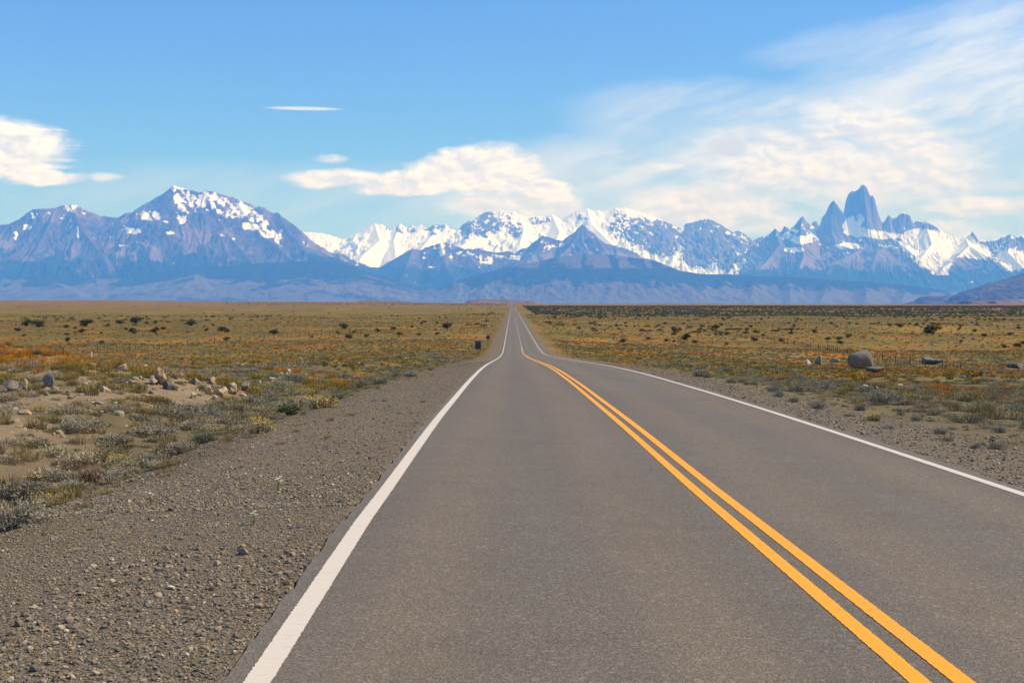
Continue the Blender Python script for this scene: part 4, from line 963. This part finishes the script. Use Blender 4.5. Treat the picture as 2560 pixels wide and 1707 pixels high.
def shrub(px, py, w, label, hz=.85, c=None, bloom=False, k=None, name='grey_shrub', meshes=None, cat='shrub', group=None):
    """a plant whose foot is seen at (px, py) of the photograph and whose width there is w pixels"""
    X, Y, Z = on_ground(px, py); s = w * Y / F
    k = rnd.randrange(1000) if k is None else k
    me = (meshes or SHRUB_ME)[k % len(meshes or SHRUB_ME)]
    o = add(name, me, None, (X, Y, Z - .015 * s), (0, 0, rnd.uniform(0, 6.28)), (s, s * rnd.uniform(.85, 1.1), s * hz), label, cat, group, None, c or M_SH[k % 4])
    if bloom: add('blossom', BLOOM_ME[k % 3], o)
    return o

GS, YF, DB, GT = 'silvery grey shrubs along the verges', 'yellow flowering shrubs on the left verge', 'dark green bushes on the plain', 'green tufts on the gravel bank'
shrub(40, 1318, 190, 'large silvery shrub at the left edge of the picture above bare gravel', .8, group=GS, k=0)
shrub(385, 1165, 115, 'grey shrub with dark underside standing forward on the gravel verge', .8, group=GS, k=1)
shrub(295, 1200, 110, 'pale grey twiggy shrub in front of a reddish one', .6, group=GS, k=2)
shrub(228, 1205, 110, 'reddish brown dry shrub among the grey ones on the left verge', .75, c=(.21, .145, .085), group=GS, k=3)
shrub(175, 1228, 120, 'low straggly grey shrub at the edge of the gravel', .5, group=GS, k=4)
shrub(455, 1130, 130, 'brownish low shrub beyond the forward grey shrub', .5, c=(.26, .215, .15), group=GS, k=0)
shrub(285, 1110, 130, 'flat grey shrub at the foot of the sandy slope', .5, group=GS, k=1)
shrub(400, 1090, 140, 'wide grey shrub below the yellow flowers on the left', .5, group=GS, k=2)
shrub(520, 1050, 120, 'dusky grey shrub at the foot of the stone bank', .6, c=(.25, .24, .20), group=GS, k=3)
shrub(470, 1075, 110, 'greyish clump in the middle of the shrub belt', .5, group=GS, k=4)
shrub(585, 1030, 95, 'small grey shrub just below the last bank stones', .6, group=GS, k=2)
shrub(690, 1010, 60, 'dark grey shrub left of the broad yellow flowering one', .8, c=(.22, .22, .18), group=GS, k=0)
shrub(905, 968, 70, 'upright silver shrub, left one of a close pair by the road', .75, group=GS, k=1)
shrub(950, 962, 62, 'upright silver shrub, right one of a close pair by the road', .85, group=GS, k=3)
shrub(1030, 942, 50, 'bluish grey shrub standing alone near the crest of the road', .75, c=(.27, .30, .26), group=GS, k=2)
shrub(1077, 926, 26, 'small purplish shrub on the left verge near the crest', .7, c=(.22, .18, .16), group=GS, k=4)
shrub(648, 1082, 105, 'grey shrub covered with yellow flowers, nearest the bare gravel', .7, bloom=True, group=YF, k=0)
shrub(800, 1020, 110, 'broad shrub thick with yellow flowers beside a dark green shrub', .6, bloom=True, group=YF, k=1)
shrub(752, 1008, 70, 'yellow flowering shrub behind the dark green one', .6, bloom=True, group=YF, k=2)
shrub(300, 1160, 70, 'thin shrub with a few yellow flowers among the grey shrubs', .8, bloom=True, group=YF, k=1)
shrub(110, 1262, 60, 'yellow flowered sprig beside the large silvery shrub', 1.1, bloom=True, group=YF, k=2)
shrub(770, 985, 55, 'faded yellow shrub farthest along the left verge', .6, bloom=True, c=(.34, .30, .14), group=YF, k=0)
shrub(725, 1040, 70, 'dark green shrub between two yellow flowering ones', .75, c=(.10, .115, .045), name='green_shrub', meshes=BUSH_ME)
for q, (x, y, w, h, l, c) in enumerate([(1945, 992, 48, .75, 'dark silver shrub first in the row right of the road', (.24, .26, .21)), (1985, 1005, 45, .7, 'pale silver shrub second in the row right of the road', None), (2045, 1022, 66, .7, 'dark grey shrub with a raised centre on the right verge', (.20, .20, .15)),
        (2150, 1026, 58, .8, 'tall pale grey shrub behind the yellowish one on the right', None), (2250, 1030, 30, .9, 'small blue grey shrub alone on the right slope', (.25, .26, .24)), (2290, 1052, 44, .8, 'thin grey twiggy shrub on the right slope', None), (2222, 1072, 45, .6, 'low bluish shrub at the right gravel edge', (.26, .29, .24)),
        (2385, 1052, 52, .75, 'two headed grey shrub towards the right edge', None), (2350, 1085, 60, .7, 'straggly grey shrub in front of the two headed one', (.27, .25, .20)), (2500, 1082, 62, .7, 'dark silver shrub near the right edge of the picture', (.24, .26, .21)), (2490, 1122, 75, .7, 'leaning grey shrub lowest on the right verge', None), (2440, 1120, 50, .6, 'pale shrub beside the leaning one', None), (1865, 962, 30, .8, 'green centred grey shrub by the right white line', (.20, .23, .12)), (1830, 952, 26, .8, 'small dark shrub nearest the crest right of the road', (.18, .20, .16))]):
    shrub(x, y, w, l, h, c, group=GS, k=q)
shrub(2185, 1052, 62, 'grey shrub with yellow tips on the right verge', .75, bloom=True, group='yellow flowering shrub on the right verge', k=1)
for q, (x, y, w, l) in enumerate([(130, 1078, 55, 'bright green tuft, largest on the sandy slope'), (75, 1090, 34, 'green tuft left below the largest one on the sand'), (18, 1060, 36, 'green tuft at the left edge on the sand'), (48, 1012, 26, 'green tuft beside pale stones on the bank'), (8, 998, 24, 'green tuft high at the left edge'), (165, 988, 34, 'yellowish green tuft under the bank stones'), (130, 1112, 26, 'small green tuft below the sandy slope'), (20, 1148, 22, 'green tuft low at the left edge'),
        (1058, 1005, 26, 'green tuft nearest the white line on the verge'), (1028, 1034, 16, 'round green tuft in the gravel, right one of two'), (998, 1034, 16, 'round green tuft in the gravel, left one of two'), (960, 1003, 22, 'green tuft with white flowers in the gravel'), (225, 1325, 30, 'flat green tuft on the bare gravel'), (250, 1300, 26, 'flat olive tuft behind another on the bare gravel'), (228, 1420, 18, 'small green tuft alone in the foreground gravel'), (490, 1192, 24, 'flat brownish tuft on the gravel right of the shrubs'), (600, 1208, 22, 'flat green tuft alone mid gravel'), (2450, 1112, 36, 'green tuft below the leaning grey shrub'), (2120, 1040, 30, 'olive tuft by the right gravel edge')]):
    shrub(x, y, w, l, .55, (.125, .145, .030) if q % 4 else (.16, .17, .035), k=q, name='green_tuft', meshes=TUFT_ME, cat='plant', group=GT)
# more of the same shrubs
def shrub_words(x, y, s, k):
    size = 'small' if s < .62 else 'middling' if s < .82 else 'large'
    tone = ('silvery', 'greyish brown', 'pale grey', 'dull grey')[k % 4]
    if in_bank(x, y) > .5: where = 'on top of the stony left bank'
    elif y < 30: where = 'low on the nearest verge'
    elif y < 60: where = 'by the gravel before the crest'
    elif y < 110: where = 'in grass by the crest'
    else: where = 'in the grass beyond the crest'
    return '%s %s shrub %s, %s of road' % (size, tone, where, 'left' if x < 0 else 'right')
X, Y = map(np.concatenate, zip(field(420, 13, 60), field(700, 45, 190)))
e, t = edge_dist(X, Y); bk = in_bank(X, Y)
keep = (e > np.where(t < 0, 3.4, 2.8) - .8 * sst(Y, 15, 50)) & (rng.uniform(0, 1, len(X)) < np.where(bk > .5, np.where(Y > 36, .5, .05), np.where(e < 14, .75, .30))) & is_clear(X, Y)
X, Y = X[keep][:230], Y[keep][:230]; Zs = ground_z(X, Y)
for x, y, z in zip(X, Y, Zs):
    s = rnd.uniform(.45, 1.0); k = rnd.randrange(20)
    add('grey_shrub', SHRUB_ME[k % 5], None, (x, y, z - .015), (0, 0, rnd.uniform(0, 6.28)), (s, s, s * rnd.uniform(.55, .85)), shrub_words(x, y, s, k), 'shrub', 'small scattered grey shrubs', None, shade_of(M_SH[k % 4], .75, 1.12))

# dark bushes on the plain
dark = [(1118, 822, 34, 'largest dark green bush left of the road, above the sign'), (95, 818, 40, 'dark bush, right one of a clump on the far left plain'), (65, 815, 34, 'dark bush, left one of a clump on the far left plain'), (45, 828, 22, 'low dark bush below the far left clump'), (165, 820, 18, 'round dark bush alone right of the far left clump'), (215, 815, 36, 'broad dark bush mid left plain'), (203, 832, 22, 'dark bush below the broad one mid left plain'),
        (300, 810, 26, 'dark bush, left end of a low row on the plain'), (340, 808, 36, 'dark bush, right end of a low row on the plain'), (330, 830, 22, 'small dark bush below the low row'), (385, 832, 30, 'dark bush with a taller twin on the plain'), (408, 824, 18, 'taller twin of a dark bush on the plain'), (478, 814, 30, 'flat dark bush on the brown meadow edge'), (170, 853, 22, 'lone grey green bush in front of the left plain'), (515, 828, 16, 'small round bush on the brown meadow'), (555, 828, 30, 'grey green bush on the brown meadow'), (685, 836, 28, 'green bush in the middle of the brown meadow'),
        (858, 822, 30, 'dark bush on the far side of the brown meadow'), (945, 830, 20, 'dark bush, left one of three near the meadow end'), (984, 824, 18, 'dark bush, tallest of three near the meadow end'), (998, 838, 18, 'dark bush, lowest of three near the meadow end'), (1048, 839, 12, 'small dark bush left of the large one near the road'),
        (1558, 856, 20, 'tall dark bush beside an orange grass patch right of the road'), (1620, 849, 17, 'dark bush right of the orange grass patch'), (1667, 854, 16, 'low dark bush before a shadowed hollow'), (1685, 856, 12, 'small bush next to the hollow on the right plain'), (1712, 850, 30, 'flat dark bush at the edge of the hollow'), (1738, 858, 20, 'dark bush at the end of the hollow'), (1790, 822, 22, 'double dark bush on the right plain'), (1801, 838, 15, 'small dark tree like bush below the double one'), (1887, 853, 22, 'tallest dark bush on the right plain'), (1908, 840, 13, 'dark bush just behind the tallest one on the right plain'), (1487, 808, 10, 'small dark bush near the road on the right'), (1388, 796, 14, 'dark bush nearest the far road on the right'),
        (2035, 832, 17, 'dark bush on the right plain left of the fence'), (2102, 860, 22, 'dark bush close behind the right fence'), (2070, 850, 17, 'small dark bush left behind the right fence'), (2330, 835, 50, 'widest dark bush thicket before the pale right sand'), (2437, 830, 16, 'round dark bush by the thicket on the right'), (2545, 868, 26, 'dark bush at the right edge of the plain'), (2460, 842, 18, 'dark bush right of the pale sand'), (2248, 818, 22, 'dark bush pair far right plain')]
for q, (x, y, w, l) in enumerate(dark):
    shrub(x, y, w, l, .8, shade_of((.056, .062, .020), .75, 1.25), k=q, name='dark_bush', meshes=BUSH_ME, cat='bush', group=DB)
def bush_words(x, y, s):
    size = 'tiny' if s < 1.4 else 'small' if s < 2.0 else 'fuller'
    a = x / y
    where = ('at the far left', 'mid left', 'left near the road', 'right near the road', 'mid right', 'at the far right')[int(np.digitize(a, (-.22, -.10, 0, .10, .22)))]
    dist = 'on the nearer plain' if y < 420 else 'on the middle plain' if y < 620 else 'on the far plain' if y < 820 else 'just before the dark scrub belt'
    return '%s dark bush %s, %s' % (size, where, dist)
X, Y = map(np.concatenate, zip(field(420, 330, 1000), field(80, 240, 420)))
keep = (rng.uniform(0, 1, len(X)) < np.where(X > 0, .75, .36)) & (edge_dist(X, Y)[0] > 10)
X, Y = X[keep][:230], Y[keep][:230]; Zs = ground_z(X, Y)
for x, y, z in zip(X, Y, Zs):
    s = rnd.uniform(1.0, 2.7); k = rnd.randrange(20)
    add('dark_bush', BUSH_ME[k % 4], None, (x, y, z - .03), (0, 0, rnd.uniform(0, 6.28)), (s, s, s * rnd.uniform(.6, .9)), bush_words(x, y, s), 'bush', 'small dark bushes of the far plain', None,
        shade_of((.065, .066, .023), .75, 1.5))

# ------------------------------------------------------------------ boulders
ROCK_ME = [rock_mesh('boulder', 500 + k, 4, 16, M_ROCK, (1, rng.uniform(.65, .95), rng.uniform(.5, .8)), .12, True, .42) for k in range(7)]
BG, RG = 'stones of the left bank', 'boulders on the right slope'
def boulder(px, py, w, h, label, c, group, k=None, tilt=0.0):
    X, Y, Z = on_ground(px, py); s = w * Y / F; hh = h * Y / F
    k = rnd.randrange(7) if k is None else k
    me = ROCK_ME[k]; zmax = max(v.co.z for v in me.vertices)
    return add('boulder', me, None, (X, Y, Z - .34 * hh), (tilt, tilt * .6, rnd.uniform(0, 6.28)), (s * 1.08, s * 1.08, 1.42 * hh / zmax), label, 'boulder', group, None, shade_of(c, .85, 1.12))
for q, a in enumerate(LEFT_STONES): boulder(*a, BG, q % 7, rnd.uniform(-.15, .15))
for q, a in enumerate(RIGHT_STONES): boulder(*a, RG, q % 7, 0)
X_, Y_, Z_ = on_ground(2152, 921); s_ = 58 * Y_ / F
giant = rock_mesh('giant_boulder', 523, 5, 5, M_ROCK, (1.0, .8, .78), .05)
gv = np.array([v.co[:] for v in giant.vertices]); gm = gv.mean(0); q = (gv - gm) / np.abs(gv - gm).max(0)
q = np.sign(q) * np.abs(q)**.62; q[:, 2] = q[:, 2] * (.86 + .20 * q[:, 0]); q[:, 0] -= .10 * q[:, 2]
q += .035 * fbm(gv[:, 0] * 5 + gv[:, 2] * 3, gv[:, 1] * 5 - gv[:, 2] * 4, 4, 77)[:, None]
gv = q * np.array([.5, .42, .40]); gv[:, 2] -= gv[:, 2].min()
giant.vertices.foreach_set('co', gv.astype(np.float32).ravel()); giant.update()
add('giant_boulder', giant, None, (X_, Y_, Z_ - .16 * s_), (0.02, -0.05, 0.15), (s_, s_, 43 * Y_ / F * 1.25 / max(v.co.z for v in giant.vertices)), 'giant grey boulder with a pinkish flank standing before the right fence', 'boulder', None, None, (.20, .18, .13))

# ------------------------------------------------------------------ fences, signs, marker, flowers, car
M_WOOD = mat_flat('weathered_wood', (0.045, 0.036, 0.028), .9, (0.075, 0.062, 0.05), 12)
M_WIRE = mat_flat('fence_wire', (0.17, 0.15, 0.13), .6)
M_SIGNBACK = mat_flat('sign_back_metal', (0.035, 0.045, 0.045), .55, (0.05, 0.058, 0.055), 3)
M_POST = mat_flat('sign_post_metal', (0.07, 0.07, 0.065), .6)
M_MARKER = mat_flat('marker_white', (0.78, 0.78, 0.76), .6, (0.66, 0.65, 0.62), 8)

def prism(w, d, h, taper=1.0, n=6):
    a = np.arange(n) * 2 * np.pi / n + .3
    V = np.concatenate([np.stack([np.cos(a) * w / 2, np.sin(a) * d / 2, 0 * a - .25], -1), np.stack([np.cos(a) * w / 2 * taper, np.sin(a) * d / 2 * taper, 0 * a + h], -1)])
    Fc = [[i, (i + 1) % n, n + (i + 1) % n] for i in range(n)] + [[i, n + (i + 1) % n, n + i] for i in range(n)] + [[n, n + i, n + i + 1] for i in range(1, n - 1)]
    return V, Fc
POST_ME = mesh_np('fence_post', *prism(.19, .18, 1.32, .9, 7), M_WOOD); DROP_ME = mesh_np('fence_dropper', *prism(.07, .07, 1.15, 1, 5), M_WOOD)

def fence(p0, p1, label):
    p0, p1 = np.array(p0, float), np.array(p1, float); L = np.linalg.norm(p1 - p0)
    root = add('wire_fence', None, None, (p0[0], p0[1], float(ground_z(*p0))), label=label, cat='fence')
    org = np.array(root.location); k = 0; pts = []
    nst = int(L / 2.0)
    for i in range(nst + 1):
        q = p0 + (p1 - p0) * i / nst; z = float(ground_z(*q)); loc = np.array((q[0], q[1], z)) - org
        big = i % 5 == 0
        add('post' if big else 'dropper', POST_ME if big else DROP_ME, root, loc, (rnd.gauss(0, .03), rnd.gauss(0, .03), rnd.uniform(0, 6)))
        pts.append(loc)
    pts = np.array(pts)
    for h in (.25, .45, .65, .86, 1.08):
        V, Fc = [], []
        for i, q in enumerate(pts):
            b = len(V)
            for (dy, dz) in ((.06, -.006), (.072, 0), (.06, .006)): V.append((q[0], q[1] - dy, q[2] + h + dz))
            if i: Fc += [[b - 3 + j, b - 3 + (j + 1) % 3, b + (j + 1) % 3, b + j] for j in range(3)]
        add('wire', mesh_np('fence_wire', V, Fc, M_WIRE), root)
    return root
fence((-104, 262), (-42, 395), 'wire fence on dark posts across the plain left of the road')
fence((72, 228), (74, 470), 'wire fence on dark posts behind the giant boulder, right of the road')

def sign_panel(pts, t):
    n = len(pts); V = [(x, -t / 2, z) for x, z in pts] + [(x, t / 2, z) for x, z in pts]
    Fc = [[0, i, i + 1] for i in range(1, n - 1)] + [[n, n + i + 1, n + i] for i in range(1, n - 1)]
    for i in range(n): j = (i + 1) % n; Fc += [[i, n + i, n + j], [i, n + j, j]]
    return mesh_np('sign_panel', V, Fc, M_SIGNBACK)
def rounded(w, h, z0, r=.06):
    o = []
    for cx_, cz_, a0 in ((w / 2 - r, z0 + r, -90), (w / 2 - r, z0 + h - r, 0), (-w / 2 + r, z0 + h - r, 90), (-w / 2 + r, z0 + r, 180)):
        for k in range(4): a = R(a0 + 30 * k); o.append((cx_ + r * math.cos(a), cz_ + r * math.sin(a)))
    return o
def road_sign(px, py, panel, z_top, clamp_z, label, size_cap=False):
    X, Y, Z = on_ground(px, py)
    root = add('road_sign', None, None, (X, Y, Z), (0, 0, R(rnd.uniform(-3, 3))), label=label, cat='road sign')
    pb = boxes([(0, -.055, z_top / 2 - .15, .08, .07, z_top + .3)]); add('post', mesh_np('sign_post', *pb, M_POST), root)
    pn = add('panel', sign_panel(panel, .012), root)
    for z in clamp_z: add('bracket', mesh_np('sign_bracket', *boxes([(0, -.02, z, .34, .022, .05)]), M_POST), pn)
    return pn, Y
r1, Y_ = road_sign(1195, 889, rounded(.90, 1.24, 1.05), 2.2, (1.3, 2.0), 'rectangular road sign seen from behind on the left verge')
add('sticker', mesh_np('sign_sticker', *boxes([(-.02, -.096, 2.03, .09, .006, .10)]), M_MARKER), r1)
dd = .50
r2, Y2_ = road_sign(1220, 863, [(0, 1.12), (dd, 1.12 + dd), (0, 1.12 + 2 * dd), (-dd, 1.12 + dd)], 2.0, (1.4, 1.85), 'diamond road sign seen from behind, farther along the left verge')

X_, Y_, Z_ = on_ground(229, 896)
mk = add('marker_post', None, None, (X_, Y_, Z_), label='short white marker post standing before the left fence', cat='marker post')
sc_ = Y_ / F
V, Fc = prism(3.6 * sc_, 3.0 * sc_, 14 * sc_, .92, 8); add('post', mesh_np('marker_body', V, Fc, M_MARKER), mk)
V, Fc = prism(3.9 * sc_, 3.3 * sc_, 2.2 * sc_, .6, 8); V = np.array(V); V[:, 2] = np.maximum(V[:, 2], 0) + 14 * sc_; add('cap', mesh_np('marker_cap', V, Fc, M_MARKER), mk)

def daisy(px, py, hpx, label, n=4):
    X, Y, Z = on_ground(px, py); h = hpx * Y / F
    root = add('white_flower', None, None, (X, Y, Z), label=label, cat='flower', group='white flowers on the gravel')
    v, f, hh = blades(9, .24 * h, h * 1.0, .02 * h + .004, 600 + px, .2); add('stem', mesh_np('flower_stem', v, f, M_STEM), root)
    for k in range(n):
        a = k * 2.4; c = np.array((.17 * h * math.cos(a), .17 * h * math.sin(a), h * (.74 + .08 * k))); V, Fc = [], []
        for p in range(8):
            b = p * math.pi / 4; d = np.array((math.cos(b), math.sin(b), .35)); s = np.array((-math.sin(b), math.cos(b), 0))
            i0 = len(V); V += [tuple(c), tuple(c + d * .09 * h + s * .035 * h), tuple(c + d * .15 * h), tuple(c + d * .09 * h - s * .035 * h)]; Fc.append([i0, i0 + 1, i0 + 2, i0 + 3])
        add('flower_head', mesh_np('flower_head', V, Fc, M_PETAL), root)
daisy(634, 1312, 34, 'white flowering stalk on the gravel, nearest the white line')
daisy(697, 1232, 40, 'thin stalk with small white flowers farther up the gravel')
daisy(378, 1262, 34, 'white flowering stalk below the grey shrubs', 3)

def build_car():
    Y = 2350.0; X = float(road_x(Y)) + 1.6; Z = float(road_z(Y))
    M_BODY = mat_flat('dark_car_paint', (0.035, 0.05, 0.075), .3); M_GLASS = mat_flat('car_glass', (0.02, 0.025, 0.03), .1)
    M_TYRE = mat_flat('tyre_rubber', (0.02, 0.02, 0.02), .8); M_LAMP = mat_flat('tail_lamp_red', (0.4, 0.02, 0.02), .4)
    root = add('car', None, None, (X, Y, Z), label='tiny dark car far down the road near the horizon', cat='car')
    prof = [(-2.2, .35), (-2.25, .9), (-2.1, 1.05), (-1.5, 1.75), (.3, 1.78), (1.1, 1.1), (2.1, .98), (2.25, .6), (2.2, .35)]
    n = len(prof); V = [(-.9 + (.12 if z > 1.2 else 0), y, z) for y, z in prof] + [(.9 - (.12 if z > 1.2 else 0), y, z) for y, z in prof]
    Fc = [[i, i + 1, n + i + 1, n + i] for i in range(n - 1)] + [[n - 1, 0, n, 2 * n - 1]]
    bm = bmesh.new(); vs = [bm.verts.new(v) for v in V]
    for f in Fc: bm.faces.new([vs[i] for i in f])
    bm.faces.new(vs[:n][::-1]); bm.faces.new(vs[n:]); me = bpy.data.meshes.new('car_body'); bm.to_mesh(me); bm.free(); me.materials.append(M_BODY)
    add('body', me, root)
    add('rear_window', mesh_np('rear_window', [(-.72, -2.03, 1.18), (.72, -2.03, 1.18), (.62, -1.60, 1.66), (-.62, -1.60, 1.66)], [[0, 1, 2, 3]], M_GLASS), root)
    add('windscreen', mesh_np('windscreen', [(-.7, 1.06, 1.18), (.7, 1.06, 1.18), (.62, .42, 1.70), (-.62, .42, 1.70)], [[0, 3, 2, 1]], M_GLASS), root)
    for sx in (-1, 1):
        for sy in (-1.4, 1.4):
            a = np.arange(14) * 2 * np.pi / 14
            Vw = np.concatenate([np.stack([0 * a - .11, .34 * np.cos(a), .34 * np.sin(a)], -1), np.stack([0 * a + .11, .34 * np.cos(a), .34 * np.sin(a)], -1)])
            Fw = [[i, (i + 1) % 14, 14 + (i + 1) % 14] for i in range(14)] + [[i, 14 + (i + 1) % 14, 14 + i] for i in range(14)] + [[0, i, i + 1] for i in range(1, 13)] + [[14, 14 + i + 1, 14 + i] for i in range(1, 13)]
            add('wheel', mesh_np('car_wheel', Vw, Fw, M_TYRE), root, (sx * .82, sy, .34))
        add('tail_lamp', mesh_np('tail_lamp', *boxes([(sx * .72, -2.26, .88, .22, .05, .16)]), M_LAMP), root)
build_car()

# plants that would share a description are told apart by their order of distance
ORD = ['nearest', 'second nearest', 'third nearest', 'fourth nearest', 'fifth nearest', 'sixth nearest', 'seventh nearest', 'eighth nearest', 'ninth nearest', 'tenth nearest', 'eleventh nearest', 'twelfth nearest', 'thirteenth nearest', 'fourteenth nearest', 'fifteenth nearest', 'sixteenth nearest']
same = {}
for o in COL.objects:
    if o.get('group') in ('small scattered grey shrubs', 'small dark bushes of the far plain'): same.setdefault(o['label'], []).append(o)
for lab, lst in same.items():
    if len(lst) > 1:
        for k, o in enumerate(sorted(lst, key=lambda q: q.location.y)): o['label'] = lab + ', ' + ORD[min(k, 15)]
